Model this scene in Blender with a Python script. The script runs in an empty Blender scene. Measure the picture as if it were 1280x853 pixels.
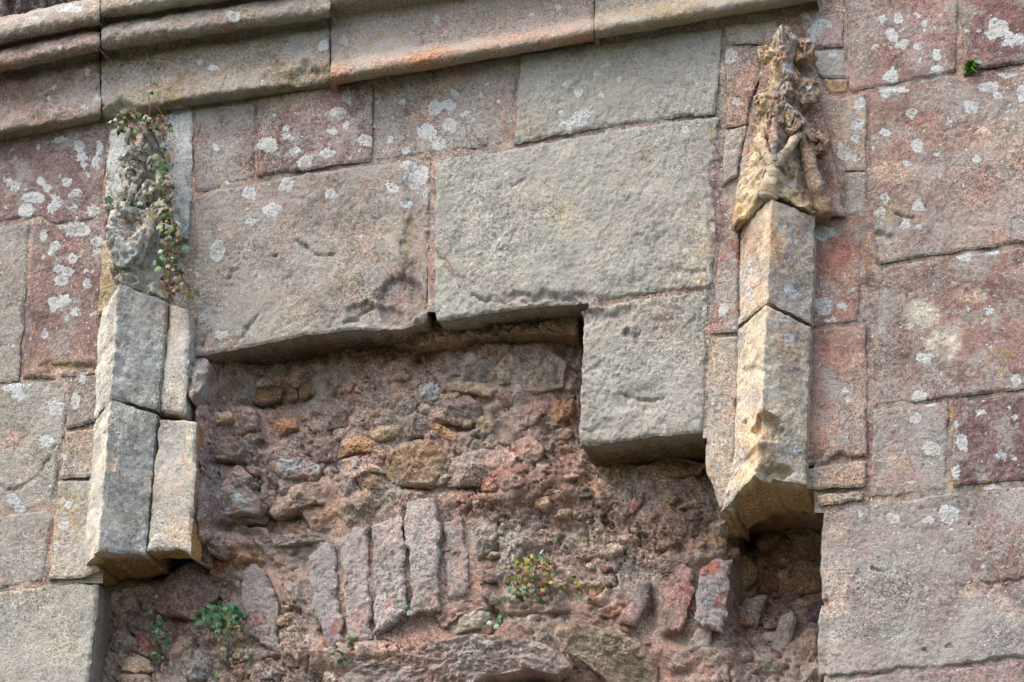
import bpy, math, random
import numpy as np
from mathutils import Vector, Matrix
rng = np.random.default_rng(7)
random.seed(7)
S = bpy.context.scene
COL = S.collection

# ------------------------------------------------------------------ camera, sky, sun, exposure
FPX, PW, PH = 3400.0, 1280.0, 853.0
YAW, PITCH, ROLL, DIST = math.radians(13), math.radians(20), math.radians(1.5), 6.8
TARGET = np.array([0.0, 0.0, 3.9])
FWD = np.array([-math.sin(YAW)*math.cos(PITCH), math.cos(YAW)*math.cos(PITCH), math.sin(PITCH)])
R0 = np.cross(FWD, [0, 0, 1.0]); R0 /= np.linalg.norm(R0)
U0 = np.cross(R0, FWD)
RT = R0*math.cos(ROLL) + U0*math.sin(ROLL)
UP = -R0*math.sin(ROLL) + U0*math.cos(ROLL)
CAM = TARGET - DIST*FWD
cd = bpy.data.cameras.new("camera"); cam = bpy.data.objects.new("camera", cd); COL.objects.link(cam)
cd.sensor_width = 36.0; cd.lens = FPX/PW*36.0; cd.clip_start = 0.1; cd.clip_end = 3000
cam.matrix_world = Matrix(((RT[0], UP[0], -FWD[0], CAM[0]), (RT[1], UP[1], -FWD[1], CAM[1]),
                           (RT[2], UP[2], -FWD[2], CAM[2]), (0, 0, 0, 1)))
S.camera = cam
SUN_EL, SUN_AZ = math.radians(55), math.radians(221)       # azimuth clockwise from +Y: front left of the wall
sd = Vector((math.sin(SUN_AZ)*math.cos(SUN_EL), math.cos(SUN_AZ)*math.cos(SUN_EL), math.sin(SUN_EL)))
w = bpy.data.worlds.new("World"); S.world = w; w.use_nodes = True
nt = w.node_tree; bg = nt.nodes["Background"]
sky = nt.nodes.new("ShaderNodeTexSky"); sky.sky_type = 'NISHITA'; sky.sun_disc = False
sky.sun_elevation = SUN_EL; sky.sun_rotation = SUN_AZ
sky.air_density = 1.0; sky.dust_density = 3.0; sky.ozone_density = 0.3
nt.links.new(sky.outputs[0], bg.inputs[0]); bg.inputs[1].default_value = 0.15
ld = bpy.data.lights.new("sun", 'SUN'); ld.energy = 0.72; ld.angle = math.radians(50); ld.color = (1.0, 0.97, 0.93)
lo = bpy.data.objects.new("sun", ld); COL.objects.link(lo); lo.location = (-6, -8, 12)
lo.rotation_euler = sd.to_track_quat('Z', 'Y').to_euler()
S.view_settings.view_transform = 'Standard'; S.view_settings.look = 'None'
S.view_settings.exposure = 1.46; S.view_settings.gamma = 1.0
S.render.engine = 'CYCLES'
S.cycles.max_bounces = 6

# ------------------------------------------------------------------ helpers
def lin(c):
    c = np.asarray(c, float)/255.0
    c = c.mean()+(c-c.mean())*.92
    c = c*np.array([1.015, 1.0, .968])
    return np.where(c <= 0.04045, c/12.92, ((c+0.055)/1.055)**2.4)

def unproj(px, py, y):
    """where the line of sight through a photograph point meets the plane of depth y"""
    px = np.asarray(px, float); py = np.asarray(py, float)
    a = (px-PW/2); b = -(py-PH/2)
    dx = FWD[0]*FPX + RT[0]*a + UP[0]*b
    dy = FWD[1]*FPX + RT[1]*a + UP[1]*b
    dz = FWD[2]*FPX + RT[2]*a + UP[2]*b
    t = (np.asarray(y)-CAM[1])/dy
    return np.stack([CAM[0]+dx*t, np.broadcast_to(np.asarray(y, float), dx.shape), CAM[2]+dz*t], -1)

_perm = rng.permutation(256); _perm = np.concatenate([_perm, _perm, _perm])
_grad = rng.normal(size=(256, 3)); _grad /= np.linalg.norm(_grad, axis=1)[:, None]
def perlin(p):
    i = np.floor(p).astype(int); f = p-i; i &= 255
    u = f*f*f*(f*(f*6-15)+10)
    def g(a, b, c):
        h = _perm[_perm[_perm[i[:, 0]+a]+i[:, 1]+b]+i[:, 2]+c]
        gr = _grad[h]
        return gr[:, 0]*(f[:, 0]-a)+gr[:, 1]*(f[:, 1]-b)+gr[:, 2]*(f[:, 2]-c)
    def mix(a, b, t): return a+(b-a)*t
    x00 = mix(g(0,0,0), g(1,0,0), u[:, 0]); x10 = mix(g(0,1,0), g(1,1,0), u[:, 0])
    x01 = mix(g(0,0,1), g(1,0,1), u[:, 0]); x11 = mix(g(0,1,1), g(1,1,1), u[:, 0])
    return mix(mix(x00, x10, u[:, 1]), mix(x01, x11, u[:, 1]), u[:, 2])*1.5
def fbm(p, scale, octs=3, seed=0.0, gain=0.5):
    p = np.asarray(p)*scale + seed*17.31 + 100.0
    out = np.zeros(len(p)); a = 1.0
    for o in range(octs):
        out += a*perlin(p); p = p*2.03+7.7; a *= gain
    return out
def billow(p, scale, octs=3, seed=0.0, gain=0.5):
    p = np.asarray(p)*scale + seed*13.7 + 100.0
    out = np.zeros(len(p)); a = 1.0
    for o in range(octs):
        out += a*np.abs(perlin(p)); p = p*2.03+3.3; a *= gain
    return out
def sstep(a, b, x):
    t = np.clip((x-a)/(b-a), 0, 1); return t*t*(3-2*t)

def polyline(pts, t, knots=None):
    pts = np.asarray(pts, float)
    if knots is None:
        s = np.concatenate([[0], np.cumsum(np.linalg.norm(np.diff(pts, axis=0), axis=1))]); s /= s[-1]
    else: s = np.asarray(knots, float)
    return np.stack([np.interp(t, s, pts[:, 0]), np.interp(t, s, pts[:, 1])], -1)

def mesh_object(name, V, faces, mat, parent=None, attrs=None, smooth=True):
    """faces: list of integer arrays (n,4) or (n,3)"""
    me = bpy.data.meshes.new(name)
    me.vertices.add(len(V)); me.vertices.foreach_set("co", np.asarray(V, np.float32).ravel())
    loops = np.concatenate([f.ravel() for f in faces]); tot = np.concatenate([np.full(len(f), f.shape[1]) for f in faces])
    me.loops.add(len(loops)); me.loops.foreach_set("vertex_index", loops.astype(np.int32))
    me.polygons.add(len(tot)); me.polygons.foreach_set("loop_start", (np.cumsum(tot)-tot).astype(np.int32))
    me.polygons.foreach_set("loop_total", tot.astype(np.int32))
    me.polygons.foreach_set("use_smooth", np.full(len(tot), smooth))
    for k, a in (attrs or {}).items():
        at = me.attributes.new(k, 'FLOAT_COLOR', 'POINT')
        a = np.asarray(a, np.float32)
        if a.shape[1] == 3: a = np.concatenate([a, np.ones((len(a), 1), np.float32)], 1)
        at.data.foreach_set("color", a.ravel())
    me.update(calc_edges=True); me.validate()
    me.materials.append(mat)
    ob = bpy.data.objects.new(name, me); COL.objects.link(ob)
    if parent is not None: adopt(ob, parent)
    return ob
def adopt(ob, parent):
    ob.parent = parent
    r = parent
    off = Vector((0, 0, 0))
    while r is not None: off += r.location; r = r.parent
    if ob.location.length == 0: ob.location = -off
    else: ob.location = ob.location-off
def thing(name, label, cat, loc, group=None):
    o = bpy.data.objects.new(name, None); COL.objects.link(o); o.location = loc
    o.empty_display_size = 0.1
    o['label'] = label; o['category'] = cat
    if group: o['group'] = group
    return o

# ------------------------------------------------------------------ marks on the stone: lichens, yellow growth, colour patches
# white crustose lichens (x, y, rx, ry) located as on the real stones
LICH = [(40,24,7,3),(88,13,18,5),(67,110,4,4),(59,122,3,3),(105,133,6,2.5),(121,120,5,5),(111,92,2.5,7),(78,60,3,3),(152,42,3,2),(292,22,7,7),(265,83,6,5),(250,75,5,4),
(45,183,5,4),(75,176,9,5),(98,183,6,8),(102,195,6,7),(123,186,6,9),(120,202,6,8),(106,207,6,4),(16,187,3,2),(10,226,7,5.5),(18,232,7,6),(52,228,6,5),(60,235,6,5),(84,227,6.5,6),(42,246,12,8),(93,242,6,5),(31,263,9,8),(66,246,5,4),(71,252,7,6),(65,261,7,5.5),(91,259,8,4),(115,263,7,6),(111,218,3,3),(74,222,2.5,2.5),
(77,283,7,5),(97,287,16,9),(121,303,8,6.5),(119,315,6,4),(54,295,5,5),(68,307,6,6),(63,315,4,5),(55,323,3,4),(88,321,5.5,5.5),(73,335,7,6),(85,339,8,6),(76,351,8.5,7),(108,339,3.5,3.5),(115,340,3,3),(108,356,6,6),(70,378,10,8),(80,374,8,6),(68,388,4,4),(94,390,7,3),(115,392,5,3),(54,418,5,5),(84,398,3,5),
(311,240,8,8),(314,278,7,6),(271,313,10,12),(252,396,6,5),(277,420,7,5),(247,343,4,4),(286,228,8,3),(272,233,6,3),(270,183,5,5),(305,183,3,2),
(334,184,13,9),(357,158,5,4),(360,170,6,5),(434,121,6,9),(423,141,8,7),(432,154,5,5),(455,176,8,10),(410,192,9,6),(368,185,6,5),(415,165,5,5),(381,203,9,10),(545,136,9,9),(562,131,8,8),(562,155,9,10),(532,165,10,11),(547,180,9,8),(508,188,7,5),(486,172,5,6),(490,146,3,3),(600,117,4,3),(568,115,4,3),(503,127,4,3),(583,142,5,4),(637,153,3,3),(610,107,3,3),(470,128,2,6),(468,160,2,7),(464,173,2,3),
(429,52,6,7),(405,60,8,8),(547,25,4,6),(697,10,4,5),(665,18,4,3),(510,208,10,6),(518,222,14,10),(508,255,7,6),(490,235,8,6),(533,240,4,8),(527,213,8,5),(357,232,9,8),(415,243,8,6),(340,262,11,8),(344,347,3,3),(323,343,3,3),(453,296,3,3),
(712,105,7,6),(722,115,6,8),(728,145,9,6),(722,152,12,6),(706,158,10,5),(757,82,8,4),(752,118,4,4),(745,92,5,5),(700,142,5,4),(758,160,9,5),(738,140,6,4),(815,150,8,3),(865,139,9,3),(857,163,7,5),(747,181,3,2),
(913,72,8,9),(922,125,6,6),(1102,22,5,6),(1122,22,7,6),(1115,42,7,7),(1128,36,3,3),(1154,26,4,4),(1156,36,3,2.5),(1127,54,10,6),(1146,59,5,5),(1091,59,4,3),(1173,68,6,7),(1170,87,7,6),(1115,95,9,8),(1146,18,4,3),(1208,39,5,3),(1248,35,13,11),(1262,48,8,9),(1274,50,8,8),(1240,43,10,6),(1151,77,3,3),
(1106,115,7,5),(1123,110,12,5),(1139,141,7,7),(1214,134,9,7),(1106,167,7,5),(1146,182,8,8),(1134,204,4.5,4),(1170,192,4,4),(1187,153,5,4),(1235,107,12,6),(1260,92,16,4),(1278,118,6,12),(1245,118,6,5),(1220,200,7,5),(1020,40,10,8),(1030,30,9,6),(1018,52,5,5),(1075,130,7,10),(1072,155,7,8),(1068,175,6,5),(1055,195,9,6),(1050,185,4,4),(1070,195,5,4),(1040,68,7,4),(985,85,7,7),(1013,114,4,4),(1008,20,6,5),
(1105,248,6,6),(1101,267,7,7),(1148,259,7,7),(1132,280,6,6.5),(1147,286,5,4.5),(1163,237,2.5,2.5),(1180,253,3,3.5),(1100,279,3,3),(1098,240,2.5,2.5),(1193,225,3,2),(1172,323,4,2),(1205,322,9,5),(1240,317,10,4),(1236,389,6,4.5),(1211,385,2.5,5),(1228,396,2.5,2),(1031,290,12,8),(1030,383,11,10),(1053,384,6,4),(1038,402,8,4),(1020,399,3,3),(990,284,3.5,6),(985,361,7,7),(993,366,5,5),(988,372,4,4),(974,405,4,4),(985,404,4,4),(984,421,5,6),(937,366,4.5,8),(936,340,4,5),(903,387,5,7),(918,327,2.5,2.5),(1026,230,7,2.5),
(1154,448,8,7),(1149,496,8,6.5),(1271,476,5,7),(1145,522,7.5,7),(1166,560,9,8.5),(1162,508,10,3),(1056,488,6,4.5),(1061,500,5,5),(995,564,5,7),(1195,530,4,5),(1203,553,7,10),(1225,517,6,4),(1240,612,12,4),(1250,570,7,5),(1195,590,6,8),(1268,571,3,4),(1268,521,3,3),
(1116,646,10,6),(1160,652,9,5.5),(1185,643,13,10),(1147,681,3,3),(1155,734,3,3),(1202,756,3,3),(1187,772,2.5,2.5),(1078,643,4,5),
(71,509,10,10),(59,551,9,8),(25,493,9,7),(15,484,14,4),(35,482,10,3),(17,625,9,7),(24,637,8,5),(93,501,7,10),(103,475,4,6),(81,570,4,4),(84,630,4.5,4.5),(81,658,6,5),(69,684,5,5),(18,758,8,3),(80,643,4,3),(174,643,4,4)]
# rubble whites
LICH += [(540,490,13,9),(362,583,16,6),(395,585,8,4),(300,627,9,6),(284,640,6,5),(448,580,4,4)]
LICH += [(225,155,13,20),(230,185,8,18),(222,215,9,16),(229,250,7,26),(215,270,5,14),(233,148,7,10),(147,180,8,10),(140,205,7,16),(148,228,6,9),(137,238,6,12),(150,195,6,7),(175,320,10,5),(160,328,9,5),(182,300,4,9),(160,262,8,4)]
rl = np.random.default_rng(5)
LICH += [(rl.uniform(120, 242), rl.uniform(370, 690), rl.uniform(1.5, 3.5), rl.uniform(1.5, 3.5)) for _ in range(70)]
LICH += [(rl.uniform(885, 1085), rl.uniform(300, 600), rl.uniform(1.2, 2.6), rl.uniform(1.2, 2.6)) for _ in range(40)]
LICH += [(rl.uniform(1090, 1280), rl.uniform(20, 840), rl.uniform(1.2, 3), rl.uniform(1.2, 3)) for _ in range(110)]
LICH += [(rl.uniform(0, 130), rl.uniform(170, 720), rl.uniform(1.2, 3), rl.uniform(1.2, 3)) for _ in range(60)]
LICH += [(rl.uniform(320, 900), rl.uniform(60, 220), rl.uniform(1.2, 3), rl.uniform(1.2, 3)) for _ in range(70)]
OCHRE = [(85,456,13,6,.8),(70,458,10,5,.6),(1084,300,3,9,1),(1086,330,4,7,.8),(1250,440,9,5,.7),(1253,470,6,5,.9),(1236,455,5,4,.6),(1262,445,5,4,.8),(1190,515,3,8,.8),(1192,600,6,8,.7),(1238,604,8,3,.7),
(513,281,4,14,.8),(509,305,3,12,.7),(525,318,3,3,.9),(522,369,3,3,.9),(496,398,3,3,.9),(503,45,4,6,.7),(463,57,5,5,.7),(475,43,6,5,.6),(355,137,4,4,.6),(708,262,9,12,.25),(690,232,8,8,.25),(722,243,4,5,.3),(888,300,4,16,.45),(880,318,7,4,.6),(878,348,8,5,.6),(890,165,4,10,.5),(220,120,9,4,.5),(195,125,5,4,.6),(118,130,5,4,.5),(88,22,5,5,.7),(415,121,4,3,.6),(45,631,2.5,2.5,1),(120,300,3,2,.5),(984,146,4,5,1),(980,149,3,4,1),(1104,150,7,8,.3),(1110,270,14,12,.3),(740,612,3,3,.6),(690,528,2,2,.9),(588,785,3,2,.9),(580,773,2,2,.9),(12,391,5,8,.35),(1125,743,5,4,.3),(300,838,3,2,.5)]
# broad colour changes of the stone itself (x, y, rx, ry, colour, strength)
PATCH = [(1120,215,40,13,(182,158,138),.75),(1112,268,28,26,(130,126,112),.6),(1255,170,32,45,(168,152,138),.6),(1110,320,25,14,(168,144,124),.7),
(1075,60,20,60,(150,136,126),.8),(1207,45,8,45,(135,125,118),.6),(1150,393,20,18,(200,190,174),.95),(1181,431,22,21,(200,190,176),.95),(1181,431,12,11,(160,148,138),.8),(1215,370,24,10,(186,168,150),.8),(1259,765,14,14,(186,168,152),.9),(1160,440,30,25,(130,124,118),.4),(1105,430,14,60,(152,140,132),.6),
(1165,560,20,45,(140,138,132),.7),(1100,560,12,40,(160,138,128),.5),(1045,740,20,110,(184,156,142),.9),(1130,740,48,90,(142,135,130),.8),(1240,690,50,60,(140,104,102),.6),(1232,800,50,28,(142,134,134),.6),(1256,760,14,14,(170,148,136),.8),(1240,690,8,14,(160,135,126),.6),
(1035,480,18,70,(170,120,110),.7),(1072,540,12,50,(160,147,138),.7),(1072,470,10,40,(168,146,132),.6),(1045,330,20,45,(168,112,100),.7),(1062,345,14,22,(158,136,120),.7),
(520,300,14,95,(150,122,114),.7),(495,380,26,30,(160,134,126),.7),(350,260,45,25,(148,124,118),.5),(330,405,80,25,(156,150,136),.6),(475,300,36,36,(170,152,138),.5),(265,280,20,30,(140,114,110),.5),(430,340,25,20,(176,160,140),.5),(395,330,20,15,(140,124,112),.5),
(850,90,45,55,(138,135,130),.6),(665,150,18,30,(162,148,130),.5),(552,340,9,60,(184,178,160),.7),(600,270,30,30,(172,168,156),.5),(880,330,12,40,(165,150,120),.5),(720,260,50,50,(160,158,138),.4),(660,378,80,8,(160,140,128),.6),(770,400,25,14,(146,136,124),.6),(840,400,20,20,(142,136,128),.5),
(60,455,50,12,(146,128,110),.6),(40,540,40,40,(154,146,134),.4),(90,740,25,60,(178,168,150),.5),(30,600,30,30,(150,142,130),.5),
(360,125,40,15,(158,146,128),.6),(335,150,12,25,(150,144,138),.5),
(1285,140,20,60,(160,150,140),.5)]
RUB = [(300,475,75,40,(128,108,94),.8),(450,440,240,16,(122,94,74),.8),(522,432,12,20,(172,124,86),.9),(610,425,28,8,(162,112,76),.8),(352,512,12,8,(160,118,90),.6),(330,565,60,28,(156,136,132),.8),(268,610,30,60,(134,118,118),.7),(800,640,120,60,(150,122,110),.6),(690,540,30,50,(172,142,134),.8),(640,615,95,36,(140,106,92),.8),(560,790,90,26,(134,104,92),.8),(970,690,60,60,(158,120,78),.9),(960,760,60,60,(140,114,100),.6),(305,700,22,20,(178,132,96),.9),(375,650,55,16,(168,130,102),.8),(190,790,70,60,(114,88,76),.8),(705,640,10,9,(196,164,138),.9),(720,674,15,10,(206,178,152),.9),(745,737,12,14,(205,172,140),.9),(695,790,38,12,(198,166,140),.9),(735,612,18,14,(186,146,112),.8),(600,690,30,60,(160,130,116),.6),(440,480,40,25,(150,120,112),.5),(820,820,80,30,(146,116,106),.6),(840,635,20,8,(186,146,110),.7),(480,590,40,20,(178,150,132),.6),(430,645,30,20,(150,126,110),.5),(310,820,40,30,(130,108,98),.5)]  # strip under the lintels is mainly their shade painted into the mortar

def marks(px, py, W, base, patches=PATCH, crust=0.3, fleck=0.3, var=0.17, nolich=False, film=1.0):
    n = len(px)
    c = np.tile(lin(base), (n, 1))
    wx = fbm(W, 22, 3, 3.3)*5; wy = fbm(W, 22, 3, 9.1)*5
    x0, x1, y0, y1 = px.min()-30, px.max()+30, py.min()-30, py.max()+30
    qx, qy = px+wx*1.6, py+wy*1.6
    for (x, y, rx, ry, col, st) in patches:
        if x+rx*1.5 < x0 or x-rx*1.5 > x1 or y+ry*1.5 < y0 or y-ry*1.5 > y1: continue
        d = np.sqrt(((qx-x)/rx)**2+((qy-y)/ry)**2)
        m = sstep(1.25, 0.55, d)*st
        c = c*(1-m[:, None])+lin(col)*m[:, None]
    v = fbm(W, 5, 4, 5.0)*var+fbm(W, 28, 4, 15.0, .75)*var*1.25
    hue = fbm(W, 9, 4, 21.0)*var*1.1
    c = c*(1+v)[:, None]*np.stack([1+hue*.45, 1-hue*.15, 1-hue*.35], -1)
    g = sstep(.02, .34, fbm(W, 12, 5, 61.0, .68)+(crust-.45)*.6)*.72*film          # grey weathering film in ragged patches
    c = c*(1-g[:, None])+lin((148, 142, 138))*g[:, None]
    g = sstep(.18, .42, fbm(W, 17, 5, 83.0, .7))*.5*film                            # dark staining
    c = c*(1-g[:, None]*.42)
    lich = np.full(n, -1.0)
    if not nolich:
        ex, ey = px+wx*.7, py+wy*.7
        for (x, y, rx, ry) in LICH:
            if x < x0 or x > x1 or y < y0 or y > y1: continue
            r = min(rx, ry)
            d = (1.16-np.sqrt(((ex-x)/rx)**2+((ey-y)/ry)**2))*r/4.0
            lich = np.maximum(lich, d)
    och = np.zeros(n)
    for (x, y, rx, ry, st) in OCHRE:
        if x < x0 or x > x1 or y < y0 or y > y1: continue
        d = np.sqrt(((px+wx*.8-x)/rx)**2+((py+wy*.8-y)/ry)**2)
        och = np.maximum(och, sstep(1.5, 0.3, d)*st)
    m = np.stack([np.clip(lich*.25+.5, 0, 1), och, np.clip(crust+.03+.45*fbm(W, 7, 3, 44.0), 0, 1), np.full(n, fleck)], -1)
    return np.clip(c, 0.005, 0.9), m

# ------------------------------------------------------------------ materials
def stone_material(name, bump=1.0, grain=1.0, film=(0.39, 0.375, 0.335)):
    m = bpy.data.materials.new(name); m.use_nodes = True
    t = m.node_tree; N = t.nodes; L = t.links
    b = N["Principled BSDF"]
    b.inputs["Roughness"].default_value = 0.93
    b.inputs["Specular IOR Level"].default_value = 0.18
    tc = N.new("ShaderNodeTexCoord")
    def noise(scale, det, rough=0.6, dist=0.0):
        n = N.new("ShaderNodeTexNoise"); n.inputs["Scale"].default_value = scale
        n.inputs["Detail"].default_value = det; n.inputs["Roughness"].default_value = rough
        n.inputs["Distortion"].default_value = dist
        L.new(tc.outputs["Object"], n.inputs["Vector"]); return n.outputs["Fac"]
    def math_(op, a, b_=None, c=None, clamp=False):
        n = N.new("ShaderNodeMath"); n.operation = op; n.use_clamp = clamp
        for i, x in enumerate((a, b_, c)):
            if x is None: continue
            if isinstance(x, (int, float)): n.inputs[i].default_value = x
            else: L.new(x, n.inputs[i])
        return n.outputs[0]
    def ramp(x, a, b_, c=0.0, d=1.0):
        n = N.new("ShaderNodeMapRange"); n.interpolation_type = 'SMOOTHSTEP'
        L.new(x, n.inputs[0])
        for i, q in enumerate((a, b_, c, d)): n.inputs[1+i].default_value = q
        return n.outputs[0]
    def mix(f, a, b_, mode='MIX'):
        n = N.new("ShaderNodeMix"); n.data_type = 'RGBA'; n.blend_type = mode
        if isinstance(f, (int, float)): n.inputs[0].default_value = f
        else: L.new(f, n.inputs[0])
        for i, x in ((6, a), (7, b_)):
            if isinstance(x, tuple): n.inputs[i].default_value = (*x, 1)
            else: L.new(x, n.inputs[i])
        return n.outputs[2]
    base = N.new("ShaderNodeAttribute"); base.attribute_name = "base"
    msk = N.new("ShaderNodeAttribute"); msk.attribute_name = "msk"
    sep = N.new("ShaderNodeSeparateColor"); L.new(msk.outputs["Color"], sep.inputs[0])
    lich, och, crust, fleck = sep.outputs[0], sep.outputs[1], sep.outputs[2], msk.outputs["Alpha"]
    nA = noise(38, 5, .62); nB = noise(100, 5, .7); nC = noise(205, 3, .7); nD = noise(85, 6, .75, .4)
    # tonal mottling
    gv = ramp(nB, .28, .72, 1-.32*grain, 1+.32*grain)
    gc = ramp(nC, .3, .7, 1-.55*grain, 1+.55*grain)
    gmod = ramp(noise(3.2, 3, .6), .32, .68, .3, 1.25)
    gm = math_('ADD', 1.0, math_('MULTIPLY', math_('SUBTRACT', math_('MULTIPLY', gv, gc), 1.0), gmod))
    comb = N.new("ShaderNodeCombineColor")
    for i in range(3): L.new(gm, comb.inputs[i])
    c = mix(1.0, base.outputs["Color"], comb.outputs[0], 'MULTIPLY')
    # grey biological crust in blotches
    cm = ramp(math_('ADD', nD, math_('MULTIPLY', crust, .32)), .58, .72)
    c = mix(math_('MULTIPLY', cm, .5), c, film)
    # pale flecks
    vo = N.new("ShaderNodeTexVoronoi"); vo.inputs["Scale"].default_value = 95; L.new(tc.outputs["Object"], vo.inputs["Vector"])
    vsep = N.new("ShaderNodeSeparateColor"); L.new(vo.outputs["Color"], vsep.inputs[0])
    fk = math_('MULTIPLY', ramp(vo.outputs["Distance"], .22, .14), math_('LESS_THAN', vsep.outputs[0], math_('MULTIPLY', fleck, .34)))
    c = mix(fk, c, (0.6, 0.59, 0.55))
    # shade of the finest pores painted into the colour, with a little dirt
    pit = ramp(nC, .38, .29)
    c = mix(math_('MULTIPLY', pit, .8), c, (0.07, 0.058, 0.05))
    dk = ramp(nA, .36, .22)
    c = mix(math_('MULTIPLY', dk, .35), c, (0.10, 0.085, 0.075))
    # yellow growth
    om = math_('MULTIPLY', och, ramp(nB, .35, .6))
    c = mix(om, c, (0.36, 0.235, 0.055))
    # white lichen
    lv = math_('ADD', lich, math_('ADD', math_('MULTIPLY', math_('SUBTRACT', nB, .5), .30), math_('MULTIPLY', math_('SUBTRACT', nD, .5), .75)))
    lm = ramp(lv, .50, .575)
    ltone = ramp(nC, .3, .7, .62, 1.1)
    lcomb = N.new("ShaderNodeCombineColor")
    for i, k in enumerate((0.60, 0.615, 0.60)): L.new(math_('MULTIPLY', ltone, k), lcomb.inputs[i])
    hole = ramp(nC, .40, .34)
    lm2 = math_('MULTIPLY', lm, math_('SUBTRACT', 1.0, math_('MULTIPLY', hole, .8)))
    nL = noise(16, 3, .6)
    lc = mix(ramp(nL, .45, .7), lcomb.outputs[0], (0.50, 0.485, 0.42))
    core_ = math_('MULTIPLY', ramp(lich, .66, .85), ramp(noise(11, 2), .42, .6))
    lop = math_('MULTIPLY', ramp(nL, .3, .55, .55, .95), math_('SUBTRACT', 1.0, math_('MULTIPLY', core_, .45)))
    c = mix(math_('MULTIPLY', lm2, lop), c, lc)
    L.new(c, b.inputs["Base Color"])
    h = math_('ADD', math_('MULTIPLY', nB, .55), math_('MULTIPLY', nC, .45))
    h = math_('ADD', h, math_('MULTIPLY', nA, .2))
    h = math_('ADD', h, math_('MULTIPLY', lm2, .14))
    bp = N.new("ShaderNodeBump"); bp.inputs["Strength"].default_value = 1.0*bump; bp.inputs["Distance"].default_value = 0.0075
    L.new(h, bp.inputs["Height"]); L.new(bp.outputs[0], b.inputs["Normal"])
    return m
M_ASH = stone_material("weathered_sandstone")
M_RUB = stone_material("rubble_and_mortar", 1.25, 1.1)
M_CARV = stone_material("carved_sandstone", .9, 1.0, (0.52, 0.51, 0.48))

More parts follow.
